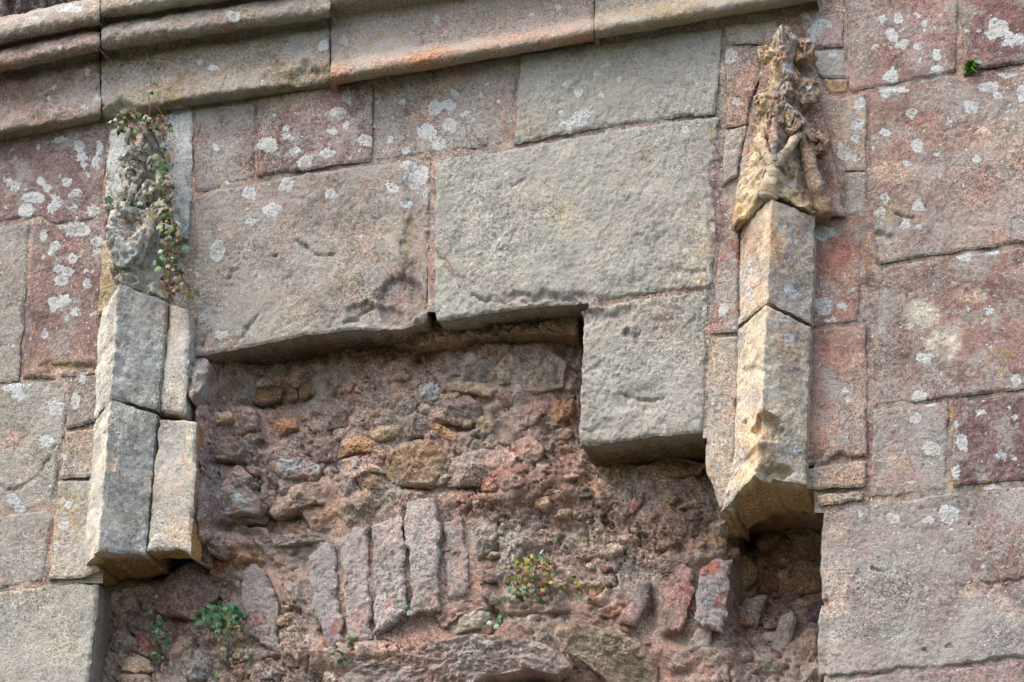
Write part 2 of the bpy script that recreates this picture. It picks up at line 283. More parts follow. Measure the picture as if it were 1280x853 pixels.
# ------------------------------------------------------------------ builders
CRACKS = [[(0,607),(18,612),(35,604),(55,585),(70,558)], [(277,446),(305,418),(322,393)], [(430,404),(455,388),(476,362)], [(252,430),(262,415)], [(590,371),(640,381),(690,372),(720,374)],
          [(545,310),(556,325),(575,355)], [(1200,736),(1240,730),(1290,722)], [(1085,330),(1100,345)], [(500,300),(508,330),(505,360)], [(370,300),(395,320),(420,318)], [(640,232),(655,225)], [(780,495),(800,500),(830,496)], [(285,345),(297,335)], [(425,145),(460,135)], [(1120,268),(1140,275)], [(780,420),(795,400)]]
def block(name, T, B, parent, base, mat=None, L=None, R=None, front=0.0, back=0.3, r=0.0075, amp=1.0, step=2.1,
          ku=None, inset=.75, crust=.3, fleck=.3, patches=PATCH, dents=(), side=None, wob=1.0, rounds=None, chips=1.0, mid=1.0, mortar=0.0):
    """one dressed stone: T and B are its top and bottom edges, L and R its sides, in photograph coordinates on its own plane"""
    mat = mat or M_ASH
    T = np.array(T, float); B = np.array(B, float)
    L = np.array([T[0], B[0]] if L is None else L, float); R = np.array([T[-1], B[-1]] if R is None else R, float)
    wpx = max(np.linalg.norm(T[-1]-T[0]), np.linalg.norm(B[-1]-B[0])); hpx = max(np.linalg.norm(L[-1]-L[0]), np.linalg.norm(R[-1]-R[0]))
    nu, nv = max(8, int(wpx/step)), max(8, int(hpx/step))
    u = np.linspace(0, 1, nu); v = np.linspace(0, 1, nv)
    if ku is not None: u = np.unique(np.concatenate([u, ku])); nu = len(u)
    t, b, l, rr = polyline(T, u, ku), polyline(B, u, ku), polyline(L, v), polyline(R, v)
    Uu, Vv = np.meshgrid(u, v)                                   # (nv,nu)
    P = ((1-Vv)[..., None]*t[None]+Vv[..., None]*b[None] + (1-Uu)[..., None]*l[:, None]+Uu[..., None]*rr[:, None]
         - ((1-Uu)*(1-Vv))[..., None]*t[0]-(Uu*(1-Vv))[..., None]*t[-1]-((1-Uu)*Vv)[..., None]*b[0]-(Uu*Vv)[..., None]*b[-1])
    # a narrow joint all round
    cx = P.reshape(-1, 2).mean(0)
    eu = np.minimum(Uu, 1-Uu)*wpx; ev = np.minimum(Vv, 1-Vv)*hpx
    P[..., 0] += np.where(Uu < .5, 1, -1)*inset*np.clip(1-eu/8, 0, 1)
    P[..., 1] += np.where(Vv < .5, 1, -1)*inset*np.clip(1-ev/8, 0, 1)
    px, py = P[..., 0].ravel(), P[..., 1].ravel()
    y = front(Uu, Vv).ravel() if callable(front) else np.full(px.shape, float(front))
    W = unproj(px, py, y)
    seed = (abs(px.mean())*1.37+py.mean()*.71) % 50
    # wandering edges
    wv = fbm(W, 26, 3, seed)*0.004*wob
    wv2 = fbm(W, 26, 3, seed+5)*0.004*wob
    W[:, 0] += wv; W[:, 2] += wv2
    sc = 1/500.0
    du = (np.minimum(Uu*rounds[0] if rounds else Uu, (1-Uu))*wpx*sc).ravel(); dv = (np.minimum(Vv, 1-Vv)*hpx*sc).ravel()
    if ku is not None and len(ku) == 3: pass
    rl = r*(0.75+0.9*np.clip(fbm(W, 14, 3, seed+2), -.7, 1.2))
    rl = rl+chips*0.022*np.clip(fbm(W, 20, 2, seed+8)-.42, 0, 1)
    rl = np.clip(rl, 0.003, None)
    def roundoff(d): 
        k = np.clip(1-d/rl, 0, 1); return rl*(1-np.sqrt(np.clip(1-k*k, 0, 1)))
    off = np.maximum(roundoff(du), roundoff(dv))+0.35*np.minimum(roundoff(du), roundoff(dv))
    off += amp*(fbm(W, 4.5, 3, seed)*0.006 + mid*fbm(W, 24, 3, seed+1)*0.0016 + mid*fbm(W, 95, 3, seed+4, .75)*0.0009 + mid*0.0034*np.clip(fbm(W, 58, 4, seed+6, .85)-.12, 0, .6)*np.clip(.75+fbm(W, 9, 2, seed+33), .1, 1.4) - mid*.0022*np.clip(fbm(W, 110, 2, seed+16, .7)-.2, 0, .6))
    for (dx, dyy, rx, ry, dep, sharp) in dents:
        wq = fbm(W, 30, 3, 2.2)*8
        d = np.sqrt(((px+wq-dx)/rx)**2+((py+wq-dyy)/ry)**2)
        off += dep*sstep(1+sharp, 1-sharp, d)
    for cr_ in CRACKS:
        cp = np.array(cr_, float)
        if cp[:, 0].max() < px.min() or cp[:, 0].min() > px.max() or cp[:, 1].max() < py.min() or cp[:, 1].min() > py.max(): continue
        dm = np.full(px.shape, 1e9); wx_ = fbm(W, 40, 3, 71)*4; wy_ = fbm(W, 40, 3, 72)*4
        for a_, b_ in zip(cp[:-1], cp[1:]):
            ab = b_-a_; tq = np.clip(((px+wx_-a_[0])*ab[0]+(py+wy_-a_[1])*ab[1])/(ab@ab), 0, 1)
            dm = np.minimum(dm, np.hypot(px+wx_-a_[0]-tq*ab[0], py+wy_-a_[1]-tq*ab[1]))
        off += .012*np.exp(-(dm/1.5)**2)*np.clip(.8+fbm(W, 25, 2, 73), 0, 1.3)
    W[:, 1] += off
    cb, mk = marks(px, py, W, base, patches, crust, fleck, film=.35 if mortar else 1.0)
    if mortar:
        e = np.minimum(du, dv)/.03
        m = sstep(.25, .6, fbm(W, 16, 4, seed+21)+.35*np.clip(1-e, 0, 1))*.75*mortar
        cb = cb*(1-m[:, None])+lin((176, 152, 138))*m[:, None]
        m = sstep(.15, .5, fbm(W, 24, 4, seed+27))*.7*mortar
        cb = cb*(1-m[:, None])+lin((178, 170, 168))*m[:, None]
    idx = np.arange(nv*nu).reshape(nv, nu)
    q = [np.stack([idx[:-1, :-1], idx[1:, :-1], idx[1:, 1:], idx[:-1, 1:]], -1).reshape(-1, 4)]
    loop = np.concatenate([idx[0, :], idx[1:, -1], idx[-1, -2::-1], idx[-2:0:-1, 0]])
    Vs, Cs, Ms = [W], [cb], [mk]
    prev = loop; nb = len(W); m = len(loop)
    yb0 = W[loop, 1]
    ring_t = [0.02, .06, .12, .2, .3, .42, .55, .7, .85, 1.0]
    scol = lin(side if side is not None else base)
    for k, tt in enumerate(ring_t):
        ring = W[loop].copy(); ring[:, 1] = yb0+(back-yb0)*tt
        nz = fbm(ring, 22, 3, seed+11)*0.007*min(1, tt*6)*amp + fbm(ring, 80, 2, seed+3)*.002*min(1, tt*8)
        cen = W.mean(0)
        dirx = np.sign(ring[:, 0]-cen[0])*(np.abs(ring[:, 0]-cen[0]) > .45*np.ptp(W[:, 0])); dirz = np.sign(ring[:, 2]-cen[2])*(np.abs(ring[:, 2]-cen[2]) > .4*np.ptp(W[:, 2]))
        ring[:, 0] -= dirx*(np.abs(nz)+.002*min(1, tt*6)); ring[:, 2] += nz*.8
        f = min(1.0, tt*4)
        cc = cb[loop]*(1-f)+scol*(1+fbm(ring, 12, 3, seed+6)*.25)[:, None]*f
        mm = mk[loop].copy(); mm[:, 0] = mm[:, 0]*(1-f)+.25*f; mm[:, 2] *= 1-.7*f; mm[:, 3] *= 1-.8*f
        Vs.append(ring); Cs.append(cc); Ms.append(mm)
        cur = np.arange(nb, nb+m); nb += m
        q.append(np.stack([prev, np.roll(prev, -1), np.roll(cur, -1), cur], -1)[:, ::-1])
        prev = cur
    # orient front faces toward the viewer
    fq = np.concatenate(q)
    return mesh_object(name, np.concatenate(Vs), [fq[:, ::-1]], mat, parent, {"base": np.clip(np.concatenate(Cs), .004, .9), "msk": np.concatenate(Ms)})

def rock(name, poly, parent, base, y, H=0.03, facets=4, p=2.6, depth=0.08, step=2.0, mat=None, amp=1.0, crust=.15, fleck=.25, tilt=(0, 0), rough=1.0, center=None, usepatch=False, smear=0.0, dents=()):
    """an irregular stone: its outline on the plane y, standing H proud of it"""
    poly = np.array(poly, float)
    c = poly.mean(0) if center is None else np.array(center, float)
    per = np.linalg.norm(poly-np.roll(poly, -1, 0), axis=1).sum()
    M = max(16, int(per/step)); rad = np.linalg.norm(poly-c, axis=1).mean(); K = max(5, int(rad/step))
    cl = np.concatenate([poly, poly[:1]])
    o = polyline(cl, np.linspace(0, 1, M, endpoint=False))
    o = 0.25*np.roll(o, 1, 0)+.5*o+.25*np.roll(o, -1, 0)
    s = np.linspace(1, 0, K+1)[:-1]
    P = c+(o-c)[None]*s[:, None, None]
    px = np.concatenate([P[..., 0].ravel(), [c[0]]]); py = np.concatenate([P[..., 1].ravel(), [c[1]]])
    ss = np.concatenate([np.repeat(s, M), [0.0]])
    W = unproj(px, py, np.full(px.shape, y))
    seed = (c[0]*.77+c[1]*1.31) % 60
    rs = np.random.default_rng(int(seed*1000)+3)
    W[:, 0] += fbm(W, 35, 2, seed+4)*.003; W[:, 2] += fbm(W, 35, 2, seed+14)*.003
    prof = np.clip(1-ss**p, 0, 1)**(1/p)
    h = H*prof
    R = max(np.ptp(W[:, 0]), np.ptp(W[:, 2]))/2
    cw = W[-1]
    for k in range(facets):
        a = rs.uniform(0, 2*math.pi); sl = rs.uniform(.25, 1.0)*H/R*1.3; b0 = rs.uniform(.55, 1.0)*H
        h = np.minimum(h, b0-sl*((W[:, 0]-cw[0])*math.cos(a)+(W[:, 2]-cw[2])*math.sin(a)))
    h = h + (W[:, 0]-cw[0])*tilt[0]+(W[:, 2]-cw[2])*tilt[1]
    h += amp*(fbm(W, 18, 3, seed)*.007+rough*fbm(W, 60, 3, seed+1, .6)*.0042)*np.clip((1-ss)*6, .25, 1)
    W[:, 1] -= h
    for (dx, dyy, rx, r2, dep) in dents: W[:, 1] += dep*np.exp(-(((px-dx)/rx)**2+((py-dyy)/r2)**2))
    cb, mk = marks(px, py, W, base, PATCH if usepatch else (), crust, fleck, .22, film=.25)
    if smear > 0:   # mortar smeared over the rim and in the hollows of the stone
        cm_, _ = marks(px, py, W, (178, 152, 140), RUB, crust, fleck, .16)
        m = np.clip(sstep(1.15-smear, 1.1, ss+.6*fbm(W, 16, 4, seed+8)), 0, 1)*.85
        cb = cb*(1-m[:, None])+cm_*m[:, None]
    idx = np.arange(K*M).reshape(K, M)
    a = idx[:-1]; b = idx[1:]
    q = np.stack([a, np.roll(a, -1, 1), np.roll(b, -1, 1), b], -1).reshape(-1, 4)
    last = idx[-1]; tri = np.stack([last, np.roll(last, -1), np.full(M, K*M)], -1)
    Vs, Cs, Ms = [W], [cb], [mk]; prev = idx[0]; nb = len(W); sk = []
    for tt in (.15, .5, 1.0):
        ring = W[idx[0]].copy(); cen = W[-1]
        ring[:, 1] += depth*tt; ring[:, 0] += (cen[0]-ring[:, 0])*.12*tt; ring[:, 2] += (cen[2]-ring[:, 2])*.12*tt
        Vs.append(ring); Cs.append(cb[idx[0]]); Ms.append(mk[idx[0]])
        cur = np.arange(nb, nb+M); nb += M
        sk.append(np.stack([prev, cur, np.roll(cur, -1), np.roll(prev, -1)], -1)); prev = cur
    return mesh_object(name, np.concatenate(Vs), [np.concatenate([q]+sk), tri], mat or M_RUB, parent, {"base": np.concatenate(Cs), "msk": np.concatenate(Ms)})

def loft(name, curves, parent, base, mat=None, step=2.2, crust=.3, fleck=.25, ends=0.25, amp=1.0, patches=PATCH, dents=(), colours=None, endwear=0.006):
    """a moulded stone: curves run along it from bottom to top, each (points, depth of that line in front of the wall)"""
    mat = mat or M_ASH
    n = len(curves)
    lenp = np.linalg.norm(np.array(curves[0][0][-1])-np.array(curves[0][0][0]))
    nu = max(8, int(lenp/step)); u = np.linspace(0, 1, nu)
    C = np.stack([polyline(c[0], u) for c in curves]); Y = np.array([-c[1] for c in curves])
    dist = np.concatenate([[0], np.cumsum(np.hypot(np.abs(np.diff(C.mean(1)[:, 1])), np.diff(Y)*250))])
    nv = max(10, int(dist[-1]/step)); tv = np.linspace(0, dist[-1], nv)
    # smooth interpolation (Catmull-Rom)
    def cr(vals):
        k = np.clip(np.searchsorted(dist, tv, 'right')-1, 0, n-2)
        t = (tv-dist[k])/np.maximum(dist[k+1]-dist[k], 1e-9)
        g = np.gradient(vals, dist, axis=0)
        h = (dist[k+1]-dist[k])
        sh = (slice(None),)+(None,)*(vals.ndim-1)
        t, h = t[sh], h[sh]
        return (2*t**3-3*t**2+1)*vals[k]+(t**3-2*t**2+t)*h*g[k]+(-2*t**3+3*t**2)*vals[k+1]+(t**3-t**2)*h*g[k+1]
    P = cr(C); yy = cr(Y)
    px, py = P[..., 0].ravel(), P[..., 1].ravel()
    y = np.repeat(yy, nu)
    W = unproj(px, py, y)
    seed = (px.mean()*1.37) % 50
    off = amp*(fbm(W, 5, 3, seed)*.006+fbm(W, 24, 3, seed+1)*.0032+fbm(W, 85, 3, seed+4, .6)*.0022)
    e = (np.minimum(u, 1-u)*lenp/500.0)
    e = np.tile(e, nv); rl = endwear*(1+.8*fbm(W, 16, 2, seed+3)); rl = np.clip(rl, .003, None)
    kk = np.clip(1-e/rl, 0, 1); off += rl*(1-np.sqrt(1-kk*kk))
    for (dx, dyy, rx, ry, dep, sharp) in dents:
        wq = fbm(W, 30, 3, 2.2)*8
        d = np.sqrt(((px+wq-dx)/rx)**2+((py+wq-dyy)/ry)**2)
        off += dep*sstep(1+sharp, 1-sharp, d)
    W[:, 1] += off; W[:, 2] += fbm(W, 20, 3, seed+9)*.003
    cb, mk = marks(px, py, W, base, patches, crust, fleck)
    if colours is not None:
        tvv = np.repeat(tv/dist[-1], nu)
        for (t0, t1, col, st) in colours:
            m = sstep(t0-.05, t0+.05, tvv)*sstep(t1+.05, t1-.05, tvv)*st*np.clip(.8+fbm(W, 14, 3, 4.4), 0, 1)
            cb = cb*(1-m[:, None])+lin(col)*m[:, None]
    idx = np.arange(nv*nu).reshape(nv, nu)
    q = [np.stack([idx[:-1, :-1], idx[:-1, 1:], idx[1:, 1:], idx[1:, :-1]], -1).reshape(-1, 4)]
    Vs, Cs, Ms = [W], [cb], [mk]; nb = len(W)
    for side_, fl in ((idx[:, 0], False), (idx[:, -1], True), (idx[-1], False)):
        prev = side_
        for tt in (.3, 1.0):
            ring = W[side_].copy(); ring[:, 1] = ring[:, 1]+(ends-ring[:, 1])*tt
            Vs.append(ring); Cs.append(cb[side_]); Ms.append(mk[side_])
            cur = np.arange(nb, nb+len(side_)); nb += len(side_)
            f = np.stack([prev[:-1], prev[1:], cur[1:], cur[:-1]], -1)
            q.append(f if fl else f[:, ::-1]); prev = cur
    return mesh_object(name, np.concatenate(Vs), [np.concatenate(q)], mat, parent, {"base": np.clip(np.concatenate(Cs), .004, .9), "msk": np.concatenate(Ms)})

def tube(name, pts, parent, base, rads, mat=None, n=14, seg=40, amp=1.2, flat=1.0, fleck=.2, crust=.2):
    """a carved roll: pts are (x, y in the photograph, depth), rads its radii in metres"""
    pts = np.array(pts, float); W0 = unproj(pts[:, 0], pts[:, 1], pts[:, 2]+.026)
    t = np.linspace(0, 1, len(pts)); tt = np.linspace(0, 1, seg)
    Cc = np.stack([np.interp(tt, t, W0[:, i]) for i in range(3)], -1)
    for _ in range(2): Cc[1:-1] = .25*Cc[:-2]+.5*Cc[1:-1]+.25*Cc[2:]
    rad = 1.25*np.interp(tt, np.linspace(0, 1, len(rads)), rads)
    tang = np.gradient(Cc, axis=0); tang /= np.linalg.norm(tang, axis=1)[:, None]
    a = np.cross(tang, [0, 1.0, 0]); a /= np.linalg.norm(a, axis=1)[:, None]; b = np.cross(tang, a)
    th = np.linspace(0, 2*math.pi, n, endpoint=False)
    V = Cc[:, None]+rad[:, None, None]*(np.cos(th)[None, :, None]*a[:, None]+flat*np.sin(th)[None, :, None]*b[:, None])
    V = V.reshape(-1, 3)
    V += (np.stack([fbm(V, 30, 3, 1), fbm(V, 30, 3, 2), fbm(V, 30, 3, 3)], -1)*.005+np.stack([fbm(V, 90, 2, 4), fbm(V, 90, 2, 5), fbm(V, 90, 2, 6)], -1)*.002)*amp
    V = np.concatenate([V, Cc[:1]-tang[:1]*rad[0]*.6, Cc[-1:]+tang[-1:]*rad[-1]*.6])
    idx = np.arange(seg*n).reshape(seg, n)
    q = np.stack([idx[:-1], np.roll(idx[:-1], -1, 1), np.roll(idx[1:], -1, 1), idx[1:]], -1).reshape(-1, 4)
    tri = np.concatenate([np.stack([np.roll(idx[0], -1), idx[0], np.full(n, seg*n)], -1), np.stack([idx[-1], np.roll(idx[-1], -1), np.full(n, seg*n+1)], -1)])
    PX = np.interp(tt, t, pts[:, 0]); PY = np.interp(tt, t, pts[:, 1])
    px = np.concatenate([np.repeat(PX, n), [PX[0], PX[-1]]]); py = np.concatenate([np.repeat(PY, n), [PY[0], PY[-1]]])
    cb, mk = marks(px, py, V, base, (), crust, fleck, .2)
    return mesh_object(name, V, [q, tri], mat or M_CARV, parent, {"base": cb, "msk": mk})

def crocket(name, cx, cy, y, parent, base, size, turn=1.0, mat=None, lobes=5):
    """a carved leaf knob: a stalk that swells, curls over at the lip and is cut into lobes"""
    c = unproj(cx, cy, y)
    nth, nr = 40, 16
    th = np.linspace(0, 2*math.pi, nth, endpoint=False); r = np.linspace(0, 1, nr)
    T, Rr = np.meshgrid(th, r)
    lob = 1+.16*np.cos(lobes*T+turn)*Rr
    rad = size*np.sin(np.clip(Rr*1.9, 0, 1.9))*1.05*lob            # widest near the lip and drawn in behind it
    dep = -size*1.0*np.cos(Rr*2.3)                                   # front of the knob toward the viewer
    cup = size*.75*np.exp(-(Rr/.42)**2)*(1+.35*np.cos(lobes*T+turn))  # hollowed heart of the leaf
    x = rad*np.cos(T)*.9; z = rad*np.sin(T)*1.1
    yv = dep+cup
    V = np.stack([c[0]+x+turn*.25*(-yv), c[1]+yv, c[2]+z+.25*(-yv)], -1).reshape(-1, 3)
    V += np.stack([fbm(V, 55, 3, 1.5), fbm(V, 55, 3, 2.5), fbm(V, 55, 3, 3.5)], -1)*size*.36
    idx = np.arange(nr*nth).reshape(nr, nth)
    q = np.stack([idx[:-1], np.roll(idx[:-1], -1, 1), np.roll(idx[1:], -1, 1), idx[1:]], -1).reshape(-1, 4)
    px = np.full(len(V), cx)+(V[:, 0]-c[0])*480; py = np.full(len(V), cy)-(V[:, 2]-c[2])*480
    cb, mk = marks(px, py, V, base, (), .2, .2, .25)
    return mesh_object(name, V, [q[:, ::-1]], mat or M_CARV, parent, {"base": cb, "msk": mk})

# ------------------------------------------------------------------ the ashlar wall
wall = thing("ashlar_wall", "old wall of large weathered pink and grey sandstone blocks spotted with white lichen", "wall", (0, 0, 0))
def ash(T, B, base, **k): return block("ashlar_block", T, B, wall, base, **k)
# left of the broken recess
ash([(-150,204),(-10,180),(60,170),(135,158)], [(-150,304),(-10,282),(0,279),(30,273),(52,270),(60,279),(90,277),(125,271)], (130,108,107), crust=.25)
ash([(-150,306),(-10,283),(38,277)], [(-150,500),(-10,480),(24,477)], (141,130,120), L=[(-150,306),(-150,500)], R=[(38,277),(33,350),(27,426),(24,477)], crust=.6)
ash([(40,277),(62,281),(90,278),(135,271)], [(26,474),(85,471),(122,466)], (134,110,105), R=[(135,271),(132,330),(126,400),(122,466)], crust=.2, dents=((90,461,30,6,.02,.5),))
ash([(-150,505),(0,479),(40,476),(86,472)], [(-150,668),(0,641),(66,633)], (150,141,129), R=[(86,472),(81,536),(75,566),(71,598),(66,633)], crust=.6, front=.004)
ash([(88,472),(122,467)], [(80,537),(122,526)], (134,118,110), front=-.004)
ash([(-150,670),(0,643),(64,636)], [(-150,765),(0,736),(54,727)], (148,138,127), R=[(64,636),(66,648),(54,727)], crust=.6, front=.003)
ash([(-150,768),(0,738),(60,729),(121,728)], [(-150,965),(108,965)], (166,156,141), R=[(121,728),(122,745),(117,790),(111,853),(104,965)], r=.016, crust=.5, side=(120,108,98))
# below the string course
ash([(243,137),(321,124)], [(241,240),(265,238),(282,230),(318,222)], (140,124,119), crust=.4)
ash([(321,121),(365,113),(410,107),(467,97)], [(319,221),(395,211),(465,201)], (134,109,106), crust=.25, front=-.004)
ash([(468,98),(545,86),(648,67)], [(466,201),(545,191),(641,180)], (148,132,127), crust=.4, front=.003)
ash([(650,70),(740,52),(800,43),(903,29)], [(642,181),(740,162),(795,152),(855,146),(893,144)], (153,146,136), R=[(903,33),(900,90),(893,144)], crust=.65, front=-.003, amp=1.25, mid=1.5)
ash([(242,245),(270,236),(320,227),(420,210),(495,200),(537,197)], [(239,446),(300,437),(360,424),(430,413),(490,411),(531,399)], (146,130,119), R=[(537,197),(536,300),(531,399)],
    back=.42, side=(88,66,52), crust=.5, r=.009, amp=1.3,  # soffit: algae brown, darkened further to put its shade into the colour
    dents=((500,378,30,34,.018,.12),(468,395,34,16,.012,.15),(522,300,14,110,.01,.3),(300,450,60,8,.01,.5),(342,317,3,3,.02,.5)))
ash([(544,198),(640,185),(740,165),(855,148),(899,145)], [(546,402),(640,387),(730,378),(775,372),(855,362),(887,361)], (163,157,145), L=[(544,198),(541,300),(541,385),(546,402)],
    R=[(899,145),(897,238),(895,300),(891,353),(887,361)], back=.42, side=(92,80,54), crust=.75, amp=1.2, mid=1.5, r=.012,  # soffit shade also added to the olive brown here
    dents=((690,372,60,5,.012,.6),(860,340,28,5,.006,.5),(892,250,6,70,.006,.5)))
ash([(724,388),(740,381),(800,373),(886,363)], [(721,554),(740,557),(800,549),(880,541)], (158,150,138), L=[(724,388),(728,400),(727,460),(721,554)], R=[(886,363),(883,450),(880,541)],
    back=.42, side=(104,84,58), crust=.65, amp=1.4, r=.014, mid=1.4, dents=((740,396,22,9,.014,.4),(780,395,14,12,.012,.4),(793,420,8,8,.012,.4),(800,500,40,14,.006,.4)))  # underside colour again holds painted shade besides the algae tone
# stones packed round the right pinnacle
ash([(903,32),(940,28),(972,24)], [(906,55),(945,58),(972,60)], (168,154,140), crust=.6, amp=1.8, front=.004, r=.014)
ash([(1000,24),(1054,14)], [(1008,62),(1054,59)], (160,128,122), crust=.5, amp=1.8, front=0)
ash([(1010,63),(1057,60)], [(1026,98),(1059,97)], (158,146,136), crust=.6, amp=1.3)
ash([(1028,98),(1060,97)], [(1036,119),(1061,117)], (166,136,100), amp=1.3)
ash([(906,57),(952,60)], [(907,160),(934,155)], (168,134,120), R=[(952,60),(949,100),(938,125),(934,155)], front=-.004, crust=.2)
ash([(906,163),(934,157)], [(902,234),(922,222)], (170,154,144), front=-.002, amp=1.4, crust=.4)
ash([(1043,121),(1083,115)], [(1056,214),(1084,212)], (166,146,128), crust=.5, amp=1.3)
ash([(1056,216),(1084,213)], [(1058,270),(1081,266)], (160,144,130), crust=.4)
ash([(898,303),(924,288)], [(887,417),(924,416)], (156,116,106), L=[(898,303),(893,360),(887,417)], front=-.004)
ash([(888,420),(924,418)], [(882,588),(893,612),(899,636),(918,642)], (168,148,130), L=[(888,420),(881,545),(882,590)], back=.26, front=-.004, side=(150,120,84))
ash([(1012,274),(1080,266)], [(1010,409),(1074,403)], (160,118,106), R=[(1080,266),(1076,333),(1074,403)], crust=.15, front=.002)
ash([(1008,411),(1083,405)], [(1005,583),(1035,577),(1083,571)], (162,126,114), R=[(1083,405),(1085,496),(1083,571)], crust=.25, front=-.002, dents=((1050,574,30,5,.012,.5),))
ash([(1004,586),(1035,580),(1083,574)], [(1002,613),(1081,610)], (170,146,130), crust=.3, front=-.006)
ash([(1020,616),(1081,612)], [(1024,634),(1080,624)], (178,154,128), front=-.004, back=.24, side=(140,112,80))
# right of the right pinnacle
ash([(1053,-60),(1198,-75)], [(1060,114),(1100,108),(1160,97),(1195,89)], (146,116,112), R=[(1198,-75),(1198,0),(1195,89)], crust=.2)
ash([(1200,-75),(1430,-110)], [(1203,93),(1227,87),(1260,82),(1430,56)], (124,94,92), L=[(1200,-75),(1200,0),(1203,93)], crust=.05, front=-.004)
ash([(1086,114),(1135,104),(1185,92),(1205,97),(1232,88),(1430,58)], [(1098,331),(1135,324),(1180,318),(1242,309),(1430,283)], (146,119,112), L=[(1086,114),(1086,205),(1086,245),(1098,331)], crust=.3, amp=1.15, dents=((1221,165,2.5,2,.02,.4),(1105,295,12,5,.01,.5)))
ash([(1098,334),(1135,328),(1180,322),(1242,313),(1430,286)], [(1090,508),(1135,503),(1185,498),(1430,469)], (140,113,107), L=[(1098,334),(1096,413),(1090,508)], crust=.3)
ash([(1091,511),(1135,506),(1186,501)], [(1086,623),(1135,618),(1183,612)], (144,120,116), crust=.5, front=.003)
ash([(1190,501),(1280,493),(1430,472)], [(1189,609),(1280,599),(1430,577)], (121,94,92), crust=.25, front=-.003, amp=1.2)
ash([(1028,638),(1085,628),(1175,617),(1280,606),(1430,583)], [(1020,850),(1040,851),(1065,844),(1110,840),(1175,834),(1280,823),(1430,803)], (138,119,114), fleck=.8, L=[(1028,638),(1025,690),(1026,750),(1021,780),(1020,850)], crust=.5, r=.014, amp=1.2,
    dents=((1032,754,4,4,.03,.4),(1205,740,6,4,.02,.4),(1095,712,4,2,.015,.4),(1185,808,4,2,.015,.4),(1214,657,3,2,.015,.4),(1045,850,20,5,.02,.4),(1155,813,3,2,.012,.4),(1230,733,30,2,.006,.4)))
ash([(1062,849),(1110,843),(1175,837),(1280,827),(1430,806)], [(1055,965),(1430,930)], (138,108,106), crust=.4)
ash([(1016,856),(1060,850)], [(1014,965),(1053,965)], (140,116,104), front=.03)

def sheet(name, poly4, parent, base, yfun, step, mat, patches, amp=1.0, crust=.15, fleck=.25, extra=None):
    (x0, y0, x1, y1) = poly4
    xs = np.arange(x0, x1+step, step); ys = np.arange(y0, y1+step, step)
    X, Y = np.meshgrid(xs, ys); px, py = X.ravel(), Y.ravel()
    W = unproj(px, py, yfun(px, py))
    W[:, 1] += extra(W, px, py) if extra else fbm(W, 20, 3, 3)*.004*amp
    cb, mk = marks(px, py, W, base, patches, crust, fleck, .26, film=.55)
    i = np.arange(len(px)).reshape(X.shape)
    q = np.stack([i[:-1, :-1], i[1:, :-1], i[1:, 1:], i[:-1, 1:]], -1).reshape(-1, 4)
    return mesh_object(name, W, [q], mat, parent, {"base": cb, "msk": mk})
flat = lambda px, py: np.full(px.shape, .006)
JP = [(540,300,6,120,(158,128,122),.9),(895,250,14,120,(120,96,96),.9),(1085,400,10,300,(140,112,108),.8),(60,690,10,60,(146,118,108),.8)]
def jx(W, px, py):
    return fbm(W, 14, 3, 3)*.006+fbm(W, 60, 3, 5)*.003+.001+.06*sstep(395, 410, px)*sstep(534, 529, px)*sstep(325, 335, py)*sstep(411, 405, py)+.05*sstep(250, 260, px)*sstep(525, 515, px)*sstep(260, 275, py)*sstep(411, 405, py)
for (bx, e) in (((-150, 100, 128, 728), 0), ((-150, 720, 98, 965), 0), ((236, 60, 541, 390), 0), ((536, 60, 1000, 357), 0), ((879, -60, 1020, 548), 0), ((736, 352, 884, 385), 0), ((1018, -110, 1430, 640), 0), ((1030, 630, 1430, 965), 0), ((180, 100, 240, 400), 0), ((126, 130, 184, 520), 0), ((400, -120, 1060, 70), 0)):
    sheet("mortar", bx, wall, (158,138,126), flat, 2.6, M_ASH, JP, fleck=.9, extra=jx)

